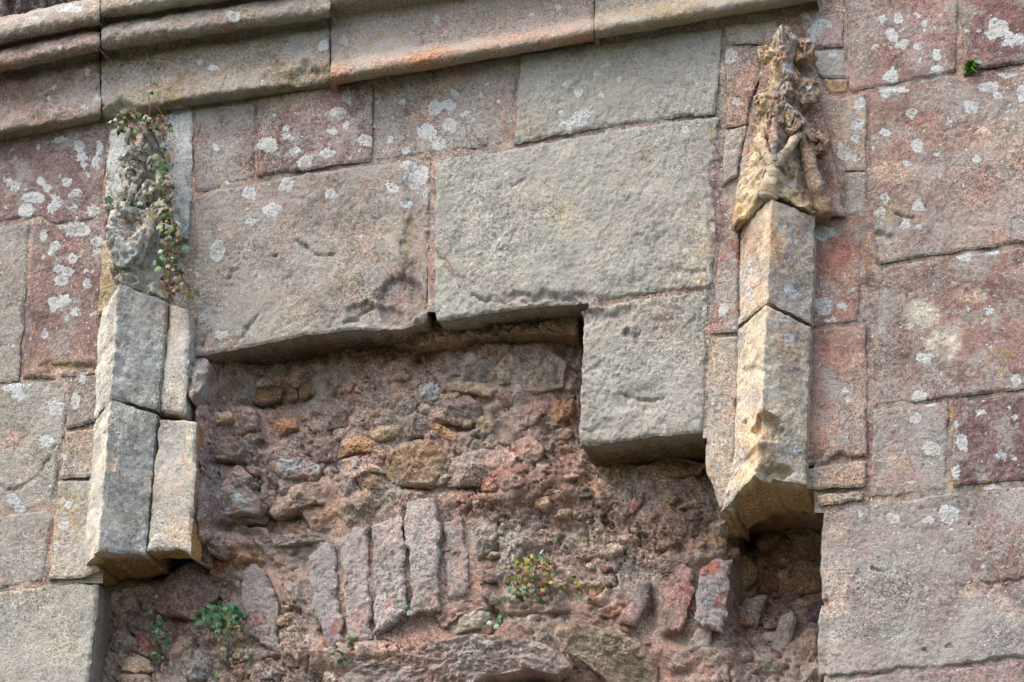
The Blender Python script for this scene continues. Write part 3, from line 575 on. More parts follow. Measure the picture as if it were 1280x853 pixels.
# ------------------------------------------------------------------ the exposed rubble core
core = thing("rubble_core", "rough exposed core of rubble stones, old bricks and brown mortar in the broken recess", "masonry", tuple(unproj(600, 700, .2)))
def ry(px, py):
    px = np.asarray(px, float); py = np.asarray(py, float)
    y = .15+.05*sstep(640, 740, px)
    y = y-.04*sstep(290, 150, px)*sstep(560, 700, py)
    y = y-.09*sstep(360, 240, px)*sstep(716, 664, py)+.14*sstep(248, 234, px)*sstep(740, 705, py)-.06*sstep(285, 245, px)*sstep(700, 660, py)*sstep(440, 480, py)
    top = np.interp(px, [240, 430, 540, 720, 880], [470, 440, 415, 405, 590])
    y = y+.05*sstep(26, 0, py-top)*sstep(470, 560, px)
    y = y+.14*sstep(905, 940, px)*sstep(640, 668, py)*sstep(830, 740, py)+.05*sstep(905, 940, px)*sstep(640, 668, py)
    def bump(x, yy, rx, ry_, h):
        return h*np.exp(-(((px-x)/rx)**2+((py-yy)/ry_)**2))
    y = y-bump(640, 610, 90, 36, .05)-bump(470, 720, 120, 60, .035)-bump(800, 650, 90, 50, .03)-bump(560, 815, 170, 22, .05)
    y = y+bump(360, 700, 40, 30, .04)+bump(210, 780, 60, 40, .05)+bump(270, 745, 18, 16, .08)+bump(935, 678, 12, 14, .12)+bump(360, 498, 40, 14, .05)+bump(320, 655, 40, 16, .05)
    y = y+bump(660, 858, 70, 16, .12)+bump(335, 508, 34, 5, .035)+bump(590, 612, 36, 6, .03)+bump(300, 660, 40, 6, .045)+bump(372, 648, 36, 5, .03)+bump(520, 610, 30, 5, .03)+bump(575, 535, 30, 4, .025)+bump(845, 798, 20, 8, .03)+bump(812, 765, 8, 22, .04)+bump(700, 770, 50, 4, .025)+bump(285, 580, 22, 4, .025)+bump(440, 568, 30, 4, .02)+bump(255, 700, 16, 14, .05)
    return y
def rough(W, px, py):
    bz = np.maximum(sstep(372, 392, px)*sstep(612, 592, px)*sstep(632, 652, py)*sstep(812, 790, py), sstep(768, 782, px)*sstep(918, 905, px)*sstep(698, 712, py)*sstep(812, 795, py))
    bz = np.maximum(bz, sstep(296, 306, px)*sstep(360, 348, px)*sstep(700, 712, py)*sstep(820, 808, py))
    b = billow(W, 9, 3, 2.0)
    d = -.030*(b-.35)
    zone = sstep(-.25, .25, fbm(W, 5, 2, 40))
    d += fbm(W, 22, 3, 7)*.010-.008*(.4+.6*zone)*(billow(W, 26, 3, 4.0)-.35)
    d += fbm(W, 80, 3, 8, .7)*.0045*(.6+zone)+.012*sstep(.35, .6, fbm(W, 45, 2, 52))*zone
    cr = np.abs(fbm(W, 11, 4, 31)); d += .022*sstep(.05, .0, cr)*sstep(-.1, .3, fbm(W, 6, 2, 12))
    return d*(1-.7*bz)+.008*bz
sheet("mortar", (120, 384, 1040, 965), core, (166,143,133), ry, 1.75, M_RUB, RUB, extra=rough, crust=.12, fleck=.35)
def st(poly, base, H=.035, dy=0.0, **k):
    poly = np.array(poly, float); c = poly.mean(0); poly = c+(poly-c)*1.16; y = float(ry(c[0:1], c[1:2])[0])+dy-.002
    return rock("rubble_stone", poly, core, tuple(.82*np.array(base, float)+.18*np.array([185., 165, 152])), y, H*.85, p=7, facets=6, rough=1.7, smear=k.pop("smear", .46), **k)
ST = [
([(308,492),(322,484),(348,486),(346,497),(325,505),(310,500)], (138,100,66), .03),
([(356,478),(370,475),(371,495),(360,500)], (132,98,66), .025),
([(373,476),(385,474),(397,484),(395,492),(375,497)], (136,104,76), .03),
([(328,503),(350,497),(360,505),(345,520),(328,516)], (122,104,92), .03),
([(252,556),(270,548),(292,549),(300,563),(290,575),(270,574),(255,568)], (112,96,86), .04),
([(337,530),(350,524),(372,527),(372,537),(345,543)], (196,140,110), .02),
([(432,545),(455,548),(477,556),(473,566),(445,565),(425,572)], (188,146,108), .03),
([(463,538),(480,533),(504,536),(495,545),(475,552),(466,548)], (186,158,124), .03),
([(487,578),(498,560),(520,554),(545,556),(556,570),(550,595),(538,607),(505,604),(488,595)], (156,122,88), .06),
([(558,592),(570,575),(600,563),(618,566),(622,588),(610,603),(575,607),(560,603)], (150,132,124), .055),
([(632,578),(645,553),(662,547),(676,560),(672,573),(650,584),(634,587)], (166,132,122), .03),
([(680,523),(700,502),(714,491),(716,515),(708,523),(690,531)], (176,134,98), .035),
([(556,485),(575,480),(605,482),(620,488),(612,497),(590,493),(560,490)], (186,166,140), .03),
([(612,498),(630,488),(645,492),(640,507),(625,509)], (128,94,80), .03),
([(540,510),(560,497),(585,496),(600,510),(598,525),(570,530),(545,524)], (134,118,114), .045),
([(598,528),(610,518),(620,525),(617,540),(602,552),(597,540)], (180,158,128), .04),
([(524,485),(535,477),(555,490),(545,498),(527,503)], (168,152,144), .025),
([(535,535),(548,531),(575,545),(568,553),(550,545)], (164,132,98), .03),
([(593,462),(605,450),(620,452),(615,470),(602,480)], (112,102,100), .03),
([(560,462),(570,453),(580,458),(578,470),(564,472)], (118,104,98), .025),
([(640,470),(655,452),(690,446),(703,455),(700,480),(670,490),(645,488)], (156,144,130), .025),
([(620,462),(636,446),(650,450),(640,475),(625,480)], (164,148,130), .025),
([(341,640),(350,618),(370,608),(405,604),(413,615),(410,628),(385,632),(360,643),(348,647)], (150,128,116), .055),
([(338,585),(350,575),(380,574),(398,585),(390,596),(355,599)], (166,152,148), .035),
([(283,648),(300,642),(330,644),(328,652),(300,656)], (140,130,124), .05),
([(335,680),(350,670),(400,671),(405,676),(370,682)], (150,130,120), .05),
([(258,632),(275,615),(305,608),(320,625),(318,638),(280,643)], (152,138,134), .05),
([(262,606),(275,590),(300,585),(312,598),(300,610),(275,614)], (148,132,126), .035),
([(300,662),(330,660),(335,675),(315,682),(302,676)], (120,96,76), .02),
([(423,610),(432,600),(446,600),(446,615),(436,621),(425,618)], (138,130,126), .035),
([(449,600),(460,593),(478,598),(478,612),(455,613)], (156,110,70), .03),
([(428,592),(445,580),(470,583),(480,592),(462,592),(440,600)], (182,162,148), .03),
([(200,745),(215,722),(240,708),(262,718),(268,740),(255,755),(240,770),(215,768),(198,760)], (120,92,88), .06),
([(243,668),(255,666),(262,690),(258,704),(245,700)], (120,100,92), .04),
([(255,668),(266,664),(278,676),(274,692),(262,690)], (130,106,98), .04),
([(262,700),(275,690),(285,702),(278,720),(264,718)], (130,66,46), .03),
([(140,795),(150,782),(168,800),(172,815),(155,820),(142,812)], (128,112,104), .04),
([(170,795),(182,798),(196,815),(190,824),(174,818)], (134,74,60), .03),
([(148,828),(170,820),(188,828),(190,838),(172,843),(152,838)], (186,158,130), .04),
([(152,845),(170,842),(186,848),(184,858),(155,858)], (170,150,132), .03),
([(150,780),(165,770),(190,778),(205,795),(190,800),(170,795)], (112,92,84), .03),
([(232,820),(245,812),(262,825),(262,845),(240,852)], (132,118,114), .045),
([(212,850),(216,815),(226,795),(240,800),(238,830),(232,855)], (150,122,106), .04),
([(274,742),(285,735),(300,745),(298,760),(284,757)], (138,112,106), .04),
([(314,832),(330,826),(342,840),(340,848),(318,849)], (166,148,144), .03),
([(364,818),(375,806),(392,808),(388,818),(372,827)], (158,140,128), .03),
([(346,812),(358,800),(366,812),(372,830),(360,832)], (150,130,122), .025),
([(556,785),(570,775),(605,762),(610,770),(600,785),(565,794)], (164,160,148), .035),
([(545,768),(560,757),(590,752),(606,760),(575,772),(556,783)], (158,124,112), .03),
([(630,780),(645,777),(662,790),(655,798),(640,794)], (128,114,116), .03),
([(672,795),(682,791),(690,798),(684,806),(674,804)], (138,128,120), .03),
([(707,613),(720,609),(738,612),(746,622),(725,621)], (96,88,92), .025),
([(776,638),(790,625),(804,617),(803,630),(790,641)], (166,92,72), .02),
([(886,662),(895,652),(917,654),(914,664),(903,671),(890,669)], (176,166,156), .05),
([(880,675),(890,668),(905,672),(903,684),(890,690)], (186,150,116), .035),
([(703,797),(722,786),(760,793),(795,803),(815,830),(812,850),(765,853),(735,828),(708,814)], (136,122,100), .075),
([(712,770),(730,755),(752,762),(768,778),(752,790),(725,788)], (150,128,118), .03),
([(748,790),(765,784),(785,795),(780,803),(760,800)], (160,142,134), .025),
([(690,838),(705,825),(730,830),(760,852),(740,868),(700,862)], (144,112,102), .05),
([(715,855),(735,848),(750,862),(735,875)], (130,92,70), .03),
([(597,652),(608,645),(621,652),(620,675),(612,690),(600,698),(597,675)], (154,140,128), .04),
([(627,662),(640,652),(660,662),(663,675),(650,695),(640,715),(632,725),(626,690)], (152,140,130), .035),
([(622,705),(632,695),(648,705),(650,725),(630,735),(620,720)], (160,150,144), .025),
([(938,728),(950,708),(968,705),(978,718),(970,738),(950,742)], (130,84,68), .05),
([(952,690),(975,672),(992,680),(1000,700),(980,708),(960,705)], (166,122,82), .06),
([(985,668),(1005,660),(1026,672),(1026,695),(1004,700)], (160,126,90), .06),
([(918,705),(930,695),(945,710),(942,725),(926,740),(918,725)], (170,136,88), .05),
([(928,745),(938,730),(948,728),(946,744),(934,752)], (186,146,98), .04),
([(980,715),(1000,702),(1025,708),(1025,735),(1000,742)], (152,124,96), .05),
([(1004,758),(1030,750),(1032,792),(1010,788)], (98,82,88), .05),
([(945,680),(955,668),(975,672),(968,684),(952,690)], (172,118,88), .05),
([(1000,800),(1012,788),(1030,795),(1030,830),(1005,825)], (150,128,112), .04),
([(1000,835),(1020,828),(1032,850),(1005,865)], (156,142,130), .04),
([(238,452),(252,448),(260,455),(261,470),(255,494),(246,505),(238,490)], (150,142,140), .05),
([(745,585),(775,578),(800,585),(790,600),(760,606)], (128,104,76), .03),
([(800,588),(840,575),(880,580),(870,592),(830,598)], (138,110,84), .03),
([(690,468),(706,458),(720,470),(716,488),(700,486)], (162,134,124), .025),
([(395,520),(412,508),(432,512),(430,530),(408,538)], (140,122,116), .03),
([(430,505),(455,492),(480,498),(478,515),(450,520)], (148,130,126), .035),
([(480,500),(505,488),(522,495),(515,515),(492,520)], (156,140,128), .03),
([(280,520),(300,508),(320,515),(318,535),(295,540)], (140,120,112), .035),
([(385,560),(405,548),(425,555),(420,575),(398,578)], (138,112,108), .03),
([(500,525),(520,518),(540,525),(535,545),(512,548)], (130,110,106), .035),
([(440,622),(458,615),(474,625),(466,640),(446,640)], (158,128,106), .035),
([(380,640),(400,634),(422,640),(418,660),(392,664)], (150,118,96), .035),
([(425,642),(440,636),(448,650),(436,660)], (140,124,116), .02),
([(640,520),(660,505),(676,512),(670,530),(648,538)], (164,136,130), .025),
([(820,700),(840,690),(862,700),(850,712),(828,716)], (144,116,106), .03),
]
for s in ST: st(*s[:3])
rq = np.random.default_rng(21); placed = [np.array(s[0], float).mean(0) for s in ST]; nq = 0
while nq < 95:                                   # broken shards lying roughly in courses between the larger stones
    x, yv = rq.uniform(262, 1010), rq.uniform(445, 850)
    if yv < np.interp(x, [240, 430, 540, 720, 885], [485, 462, 448, 440, 610]) or (372 < x < 612 and 632 < yv < 815) or (765 < x < 920 and 695 < yv < 815) or (720 < x < 900 and yv < 612) or (x > 890 and yv < 680) or (430 < x < 720 and yv > 795): continue
    hw, hh = rq.uniform(8, 19), rq.uniform(5, 10)
    if min(np.hypot((x-c[0])/1.4, (yv-c[1])*1.3) for c in placed) < hw*.75+6: continue
    placed.append(np.array([x, yv])); nq += 1
    m_ = rq.integers(5, 8); aa = np.sort(rq.uniform(0, 2*math.pi, m_)+np.arange(m_)*.0); aa = np.linspace(0, 2*math.pi, m_, endpoint=False)+rq.uniform(-.35, .35, m_)
    sl = -.14
    poly = [(x+hw*rq.uniform(.8, 1.1)*math.cos(a), yv+hh*rq.uniform(.8, 1.1)*math.sin(a)+sl*hw*math.cos(a)) for a in aa]
    cc = [(158,134,124),(150,124,112),(168,146,130),(140,118,114),(176,150,122),(132,112,104),(160,120,104),(182,168,152)][rq.integers(8)]
    st(poly, cc, rq.uniform(.018, .034), smear=.5)
for pol, H_ in (([(486,414),(508,404),(532,399),(552,404),(585,410),(600,420),(565,434),(520,436),(490,430)], .03), ([(575,412),(620,402),(690,394),(722,392),(722,420),(660,418),(600,424)], .02)):
    rock("mortar_lump", pol, core, (146, 116, 94), .11, H_, facets=2, p=3, depth=.25, amp=2, rough=2)
# long stone at the head of the small arch below
rock("rubble_stone", [(424,848),(446,834),(470,832),(500,820),(520,818),(538,806),(560,804),(600,796),(640,800),(680,806),(705,818),(716,836),(700,845),(672,838),(645,844),(610,850),(580,866),(520,892),(440,896)], core, (150,126,120), .12, .06, facets=6, p=5, depth=.14, amp=1.5, rough=1.5, smear=.3, center=(575,828), crust=.4)
def brick(T, B, base, dy=-.02, mort=1.0, L=None, R=None, **k):
    cx = (np.array(T).mean(0)+np.array(B).mean(0))/2; y = float(ry(cx[0:1], cx[1:2])[0])+dy
    dy = dy*.7; y = y+.026 if dy < 0 else y; base = tuple(np.array(base)*np.array([1.0, .96, .97]))
    return block("brick", T, B, core, base, M_RUB, L=L, R=R, front=y, back=y+.14, r=.012, amp=1.7, mid=1.3, inset=.2, patches=BRK, crust=.5, fleck=1, chips=2.6, wob=2.2, mortar=mort)
BRK = [(430,720,6,30,(160,106,96),.6),(450,760,10,16,(164,100,90),.6),(480,700,8,30,(160,150,148),.6),(490,750,10,14,(168,104,94),.7),(518,690,7,30,(186,180,176),.7),(540,745,10,14,(166,104,94),.7),(400,760,8,20,(130,122,124),.6),(322,775,9,12,(150,74,58),.8),(330,800,7,10,(150,76,62),.7),(325,735,25,40,(134,124,124),.6),(418,785,10,8,(160,84,72),.8),(404,806,8,6,(150,72,58),.8),(458,780,10,8,(160,92,84),.6),(372,765,10,22,(140,70,54),.8),(575,690,9,50,(168,108,98),.8),(563,735,14,12,(150,132,128),.6),(525,740,20,28,(164,116,110),.5),
       (835,770,9,16,(160,80,66),.8),(845,735,10,20,(170,104,90),.7),(890,712,16,12,(178,100,80),.9),(903,750,6,8,(150,62,46),.9),(872,762,5,8,(156,64,50),.8),(868,770,5,8,(156,64,50),.8),(888,785,9,8,(168,92,70),.8),(780,755,4,12,(168,90,76),.6),(798,765,7,10,(164,112,106),.7)]
brick([(302,716),(316,707),(332,712)], [(309,790),(334,812),(351,816)], (140,128,126), dy=-.04, mort=.5, L=[(302,716),(300,745),(309,790)], R=[(332,712),(343,745),(351,816)])
brick([(340,694),(383,690)], [(352,776),(374,784)], (128,88,74), dy=-.004, mort=.4, L=[(340,694),(345,735),(352,776)], R=[(383,690),(381,740),(374,784)])
brick([(386,692),(396,682),(410,676),(418,684)], [(403,808),(416,812),(428,800)], (156,150,152), dy=-.04, mort=.6, L=[(386,692),(387,740),(403,808)], R=[(418,684),(421,720),(428,800)])
brick([(422,672),(440,660),(460,655)], [(434,806),(462,797)], (174,158,154), L=[(422,672),(428,730),(434,806)], R=[(460,655),(462,720),(462,797)], dy=-.03)
brick([(463,655),(480,648),(501,640)], [(465,795),(507,766)], (180,168,162), L=[(463,655),(465,720),(465,795)], R=[(501,640),(505,700),(507,766)], dy=-.036)
brick([(503,630),(520,622),(543,622)], [(513,769),(548,760)], (172,162,156), L=[(503,630),(509,690),(513,769)], R=[(543,622),(549,650),(548,760)], dy=-.04)
brick([(552,650),(579,646)], [(559,748),(584,744)], (158,138,134), L=[(552,650),(555,700),(559,748)], R=[(579,646),(583,690),(584,744)], dy=-.03)
brick([(797,723),(811,725)], [(772,778),(794,782)], (160,138,132), L=[(797,723),(782,748),(772,778)], R=[(811,725),(808,750),(794,782)], dy=-.05, mort=.15)
brick([(838,716),(852,706),(867,711)], [(826,779),(838,786),(850,788)], (170,112,98), L=[(838,716),(827,738),(826,779)], R=[(867,711),(867,740),(850,788)], dy=-.05, mort=.15)
brick([(877,706),(895,700),(914,702)], [(866,776),(880,782),(900,792)], (156,150,152), L=[(877,706),(867,738),(866,776)], R=[(914,702),(910,740),(900,792)], dy=-.075, mort=.15)
brick([(872,786),(890,788)], [(858,812),(891,813)], (156,136,126), dy=-.04)
brick([(586,652),(598,648)], [(588,742),(606,740)], (164,132,122), dy=-.02)
brick([(930,743),(957,742)], [(907,820),(934,816)], (162,146,134), L=[(930,743),(918,775),(907,820)], R=[(957,742),(946,780),(934,816)], dy=-.045)
brick([(976,768),(995,760)], [(952,838),(982,832)], (152,128,120), L=[(976,768),(965,795),(952,838)], R=[(995,760),(990,795),(982,832)], dy=-.045)
# small stones and crumbs scattered in the mortar
Vp, Fp, Cp, Mp, nb = [], [], [], [], 0
for i in range(170):
    x, yv = rng.uniform(145, 1022), rng.uniform(430, 862)
    if (x < 245 and yv < 700) or (720 < x < 880 and yv < 585) or (x > 890 and yv < 650) or yv < np.interp(x, [240, 430, 540, 720], [470, 445, 425, 415]): continue
    c = unproj(x, yv, float(ry(np.array([x]), np.array([yv]))[0])-.004)
    r = rng.uniform(.003, .009)*(1.5 if rng.random() < .12 else 1)
    th = np.linspace(0, 2*math.pi, 9, endpoint=False); ph = np.linspace(.25, math.pi-.25, 6)
    TT, PP = np.meshgrid(th, ph)
    v = np.stack([np.cos(TT)*np.sin(PP)*rng.uniform(.9, 1.8), np.sin(TT)*np.sin(PP)*.7, np.cos(PP)*rng.uniform(.6, 1)], -1).reshape(-1, 3)*r
    v *= (1+.5*fbm(v/r, .9, 2, i*.37))[:, None]
    a = rng.uniform(-.5, .5); ca, sa = math.cos(a), math.sin(a)
    v = np.stack([v[:, 0]*ca-v[:, 2]*sa, v[:, 1], v[:, 0]*sa+v[:, 2]*ca], -1)
    ix = np.arange(54).reshape(6, 9)+nb; nb += 54
    Fp.append(np.stack([ix[:-1], np.roll(ix[:-1], -1, 1), np.roll(ix[1:], -1, 1), ix[1:]], -1).reshape(-1, 4)[:, ::-1])
    col = [(150,126,112),(168,140,116),(130,110,104),(176,160,146),(140,104,84),(120,110,108),(160,100,80)][rng.choice(7, p=[.3,.2,.15,.12,.12,.07,.04])]
    Vp.append(v+c); Cp.append(np.tile(lin(col)*rng.uniform(.8, 1.15), (54, 1))); Mp.append(np.tile([0.2, 0, .15, .2], (54, 1)))
pb = mesh_object("pebbles", np.concatenate(Vp), [np.concatenate(Fp)], M_RUB, core, {"base": np.concatenate(Cp), "msk": np.concatenate(Mp)})
pb['kind'] = 'stuff'

# ------------------------------------------------------------------ the string course
string = thing("string_course", "projecting moulded stone string course with roll mouldings running along the wall top", "moulding", tuple(unproj(400, 90, 0)))
def mould(xl, xr, rows, base, **k):
    return loft("moulding_stone", [([(xl, a), (xr, b)] if not isinstance(a, list) else a, p) for (a, b, p) in rows], string, base, **k)
SH = lambda x: 0
mould(-150, 124.4, [(209,153,-.01),(201,147,.03),(193,139,.06),(184,129,.058),(168,112,.04),(140,84,.032),(122,67,.03),(118,64,.085),(104,53,.115),(92,43,.10),(85,35,.065),(79,31,.115),(66,15,.14),(57,4,.12),(51,-3,.02)],
      (140,117,107), crust=.35, amp=1.7, colours=((.80,1,(170,162,150),.6),(.5,.72,(150,116,106),.6),(.0,.16,(134,112,88),.6)))
mould(124.9, 411.6, [(152,111,-.01),(146,104,.03),(139,96,.055),(130,85,.052),(112,68,.04),(86,42,.032),(66,24,.03),(62,20,.085),(48,7,.115),(36,-6,.10),(28,-14,.065),(23,-20,.115),(9,-34,.14),(-2,-46,.12),(-9,-52,.02)],
      (146,130,112), crust=.45, amp=1.7, colours=((.0,.2,(132,116,84),.6),(.5,1,(152,134,122),.5)), dents=((392,98,30,16,.02,.4),(145,140,25,12,.03,.4)))
mould(412.2, 741.8, [(109,52,-.01),(107,50,.04),(102,45,.072),(95,38,.086),(88,32,.083),(83,28,.066),(80,25,.046),(77,22,.034),(68,13,.03),(45,-10,.03),(16,-36,.04),(10,-42,.085),(-2,-54,.108),(-14,-66,.10),(-22,-74,.085),(-28,-78,.115),(-42,-92,.14),(-54,-102,.12),(-60,-108,.02)],
      (150,136,128), crust=.5, endwear=.006, colours=((-.1,.21,(180,132,100),1.0),(.2,.6,(160,138,128),.5)))
mould(742.2, 1020, [(51,2,-.01),(49,0,.04),(44,-5,.072),(37,-13,.086),(30,-21,.083),(25,-27,.066),(21,-31,.046),(18,-34,.034),(10,-44,.03),(-12,-66,.03),(-40,-94,.04),(-46,-100,.085),(-58,-112,.108),(-70,-124,.10),(-78,-132,.085),(-84,-138,.115),(-98,-150,.14),(-108,-160,.12),(-114,-166,.02)],
      (160,146,126), crust=.5, colours=((.0,.25,(150,130,98),.6),))

# dark masonry set back above the string course at the top left
para = thing("upper_wall", "dark purplish rough stones set back above the moulding at the top left corner", "wall", tuple(unproj(50, 20, .12)))
rock("wall_stone", [(-150,20),(-120,-20),(8,-40),(10,24),(8,44),(-140,60)], para, (104,92,90), .12, .05, mat=M_ASH, depth=.3, p=3, amp=3)
rock("wall_stone", [(10,-40),(55,-50),(60,14),(40,32),(10,40)], para, (92,84,82), .14, .05, mat=M_ASH, depth=.3, p=3, amp=3)
rock("wall_stone", [(56,-50),(82,-60),(92,-10),(88,18),(60,24)], para, (100,90,88), .13, .05, mat=M_ASH, depth=.3, p=3, amp=3)
rock("wall_stone", [(84,-30),(104,-20),(109,-2),(110,14),(86,22)], para, (112,86,82), .13, .04, mat=M_ASH, depth=.3, p=3, amp=3)

# ------------------------------------------------------------------ left pinnacle
pl = thing("carved_pinnacle", "left carved stone pinnacle, grey and weathered, with creeping plant over its leafy top", "pinnacle", tuple(unproj(160, 700, 0)), "carved pinnacles on the wall")
def prism(pl_, pa, pr, ua): 
    return lambda u, v: -np.where(u < ua, pl_+(pa-pl_)*u/ua, pa+(pr-pa)*(u-ua)/(1-ua))
def shaft(parent, T, B, base, ua, L, R, pa=.13, pl_=0.0, pr=.035, back=.2, **k):
    k.setdefault('chips', 2.0); k.setdefault('mid', 1.4)
    return block("shaft_stone", T, B, parent, base, M_CARV, L=L, R=R, front=prism(pl_, pa, pr, ua), back=back, ku=[0, ua, 1], r=.006, inset=.2, **k)
PL = [(134,440,12,90,(212,204,188),.85),(122,610,14,100,(210,202,184),.85),(170,420,34,60,(184,181,175),.7),(170,470,20,20,(160,138,112),.6),(165,580,30,60,(182,178,171),.7),(160,650,24,20,(176,156,126),.7),(150,672,24,16,(132,130,128),.7),(115,680,8,30,(196,170,132),.7),(222,660,22,24,(196,168,132),.7),(228,595,12,24,(196,158,130),.7),(215,550,20,30,(166,162,154),.6),(136,580,8,16,(190,164,124),.7)]  # left faces made paler: light from the left put into the colour
shaft(pl, [(127,388),(149,354),(207,375)], [(116,526),(139,495),(196,513)], (192,186,176), .30, [(127,388),(121,420),(118,470),(116,526)], [(207,375),(203,430),(199,480),(196,513)], patches=PL, crust=.5, fleck=.9, amp=1.3, dents=((148,460,8,14,.012,.4),(143,430,5,8,.01,.4)))
shaft(pl, [(115,531),(138,499),(196,517)], [(104,708),(122,689),(181,692)], (194,186,174), .30, [(115,531),(110,610),(104,708)], [(196,517),(189,600),(181,692)], patches=PL, crust=.5, fleck=.9, amp=1.3, back=.16,
      side=(150,116,76), dents=((138,560,6,22,.014,.4),(155,700,30,8,.02,.5)))
block("side_strip", [(208,377),(237,386)], [(197,516),(232,519)], pl, (180,172,160), M_CARV, L=[(208,377),(204,430),(197,516)], R=[(237,386),(236,440),(232,519)], front=lambda u, v: -.01-.035*np.sin(np.clip(u*1.5, 0, 1.57)), back=.06, r=.014, fleck=.8, crust=.5, patches=PL)
block("side_strip", [(198,521),(245,525)], [(182,690),(225,687),(237,694)], pl, (186,175,158), M_CARV, L=[(198,521),(190,600),(182,690)], R=[(245,525),(244,600),(237,694)], front=lambda u, v: -.035-.01*u, back=.05, r=.010, fleck=.8, crust=.4, patches=PL, side=(170,132,84))
block("backing_slab", [(82,539),(130,531)], [(72,598),(122,597)], pl, (164,148,130), M_CARV, front=-.012, back=.1, r=.007, fleck=.8, crust=.3)
block("backing_slab", [(72,600),(122,599)], [(59,726),(100,722),(124,714)], pl, (170,156,136), M_CARV, L=[(72,600),(66,650),(59,726)], front=-.012, back=.2, r=.007, fleck=.8, crust=.35, side=(150,124,90))
block("backing_slab", [(136,163),(160,156)], [(128,262),(156,262)], pl, (180,172,156), M_CARV, front=-.02, back=.1, r=.01, fleck=1, crust=.3, amp=1.6, patches=())
block("backing_slab", [(200,142),(241,138)], [(205,305),(236,300)], pl, (178,174,168), M_CARV, L=[(200,142),(204,220),(205,305)], R=[(241,138),(240,220),(236,300)], front=-.006, back=.1, r=.007, fleck=1, crust=.4, amp=1.3, patches=())
block("backing_slab", [(128,300),(160,290)], [(120,395),(150,390)], pl, (186,160,122), M_CARV, front=-.008, back=.1, r=.006, patches=(), amp=1.4)
block("backing_slab", [(200,308),(238,304)], [(204,384),(238,384)], pl, (146,128,118), M_CARV, front=.002, back=.1, r=.006, patches=(), amp=1.4)
PF = [(160,310,24,24,(178,180,176),.7),(150,230,14,60,(172,166,150),.6),(185,350,24,16,(182,160,130),.7),(165,355,14,14,(150,146,140),.6)]
def carve(parent, nm, T, B, base, ua, L, R, pl_, pa, pr, patches, k1=.016, k2=.008, **kw):
    ob = block(nm, T, B, parent, base, M_CARV, L=L, R=R, front=prism(pl_, pa, pr, ua), back=.12, ku=[0, ua, 1], r=.01, inset=.5, patches=patches, amp=1.6, wob=1.6, **kw)
    me = ob.data; n = len(me.vertices); co = np.empty(n*3, np.float32); me.vertices.foreach_get("co", co); co = co.reshape(-1, 3)
    d = -k1*(billow(co, 17, 2, 6.0)-.4)-k2*(billow(co, 40, 2, 9.0)-.4)
    co[:, 1] += d*np.clip((.1-co[:, 1])*10, 0, 1)
    me.vertices.foreach_set("co", co.ravel()); me.update(); return ob
fl = carve(pl, "finial", [(158,160),(178,150),(202,162)], [(138,352),(152,352),(208,376)], (158,150,134), .35, [(158,160),(150,215),(140,290),(138,352)], [(202,162),(203,230),(200,300),(208,376)], .02, .10, .03, PF, k1=.055, k2=.022, fleck=.7, crust=.5)
lf = rock("leaf_carving", [(137,262),(150,250),(170,256),(186,262),(187,290),(178,318),(160,338),(146,336),(137,312),(134,285)], fl, (172,168,158), -.085, .05, facets=2, p=2.4, depth=.06, amp=2.0, rough=1.6, mat=M_CARV, crust=.4, fleck=.9, tilt=(0, -.3), dents=((165,284,15,17,.055),(152,262,8,7,.02),(176,300,6,10,-.01)))
for (x, yv, s) in ((166,216,.026),(186,236,.019),(158,240,.018),(173,246,.018),(170,188,.017),(205,226,.022),(178,190,.02),(198,262,.022),(150,262,.018),(156,200,.016),(190,205,.016)):
    crocket("crocket", x, yv, -.095, fl, (176,168,152), s*1.1, turn=.6 if x > 175 else -.6)
for pts, rr in (([(186,262,-.12),(188,290,-.12),(172,330,-.1),(150,348,-.08)], [.006,.009,.010,.006]),
                ([(160,255,-.12),(166,240,-.13),(170,225,-.12)], [.006,.008,.006])):
    tube("carved_rib", pts, fl, (166,158,142), rr)

# ------------------------------------------------------------------ right pinnacle
pr = thing("carved_pinnacle", "right carved stone pinnacle, pinkish buff with crisp crockets and a broken ochre foot", "pinnacle", tuple(unproj(965, 600, 0)), "carved pinnacles on the wall")
PRC = [(950,330,14,80,(204,184,158),.8),(940,470,22,110,(206,188,164),.8),(952,560,26,50,(204,176,138),.8),(945,370,10,30,(196,170,144),.6),(995,330,20,40,(166,150,132),.7),(1000,285,14,20,(150,122,112),.6),(985,360,24,20,(146,132,126),.6),(935,300,14,20,(166,128,112),.6),(990,450,22,60,(168,146,126),.7),(985,560,24,40,(152,146,136),.8),(962,560,12,10,(196,142,78),.8),(930,600,20,12,(206,182,142),.7),(968,300,5,60,(206,164,116),.7)]  # left flank patches lightened to imitate the light falling on them
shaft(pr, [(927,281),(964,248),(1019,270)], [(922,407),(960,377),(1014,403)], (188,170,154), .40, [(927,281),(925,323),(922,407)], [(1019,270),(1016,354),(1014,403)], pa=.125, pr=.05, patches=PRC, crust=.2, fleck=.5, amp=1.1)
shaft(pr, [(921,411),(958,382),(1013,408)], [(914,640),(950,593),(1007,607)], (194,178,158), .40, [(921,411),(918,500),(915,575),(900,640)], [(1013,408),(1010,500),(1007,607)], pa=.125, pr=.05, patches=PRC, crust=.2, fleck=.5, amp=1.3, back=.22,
      side=(194,164,122), dents=((958,535,18,14,.03,.3),(965,590,20,10,.04,.4),(946,575,16,14,.02,.4),(940,462,14,5,.008,.4),(925,630,14,8,.03,.3)))
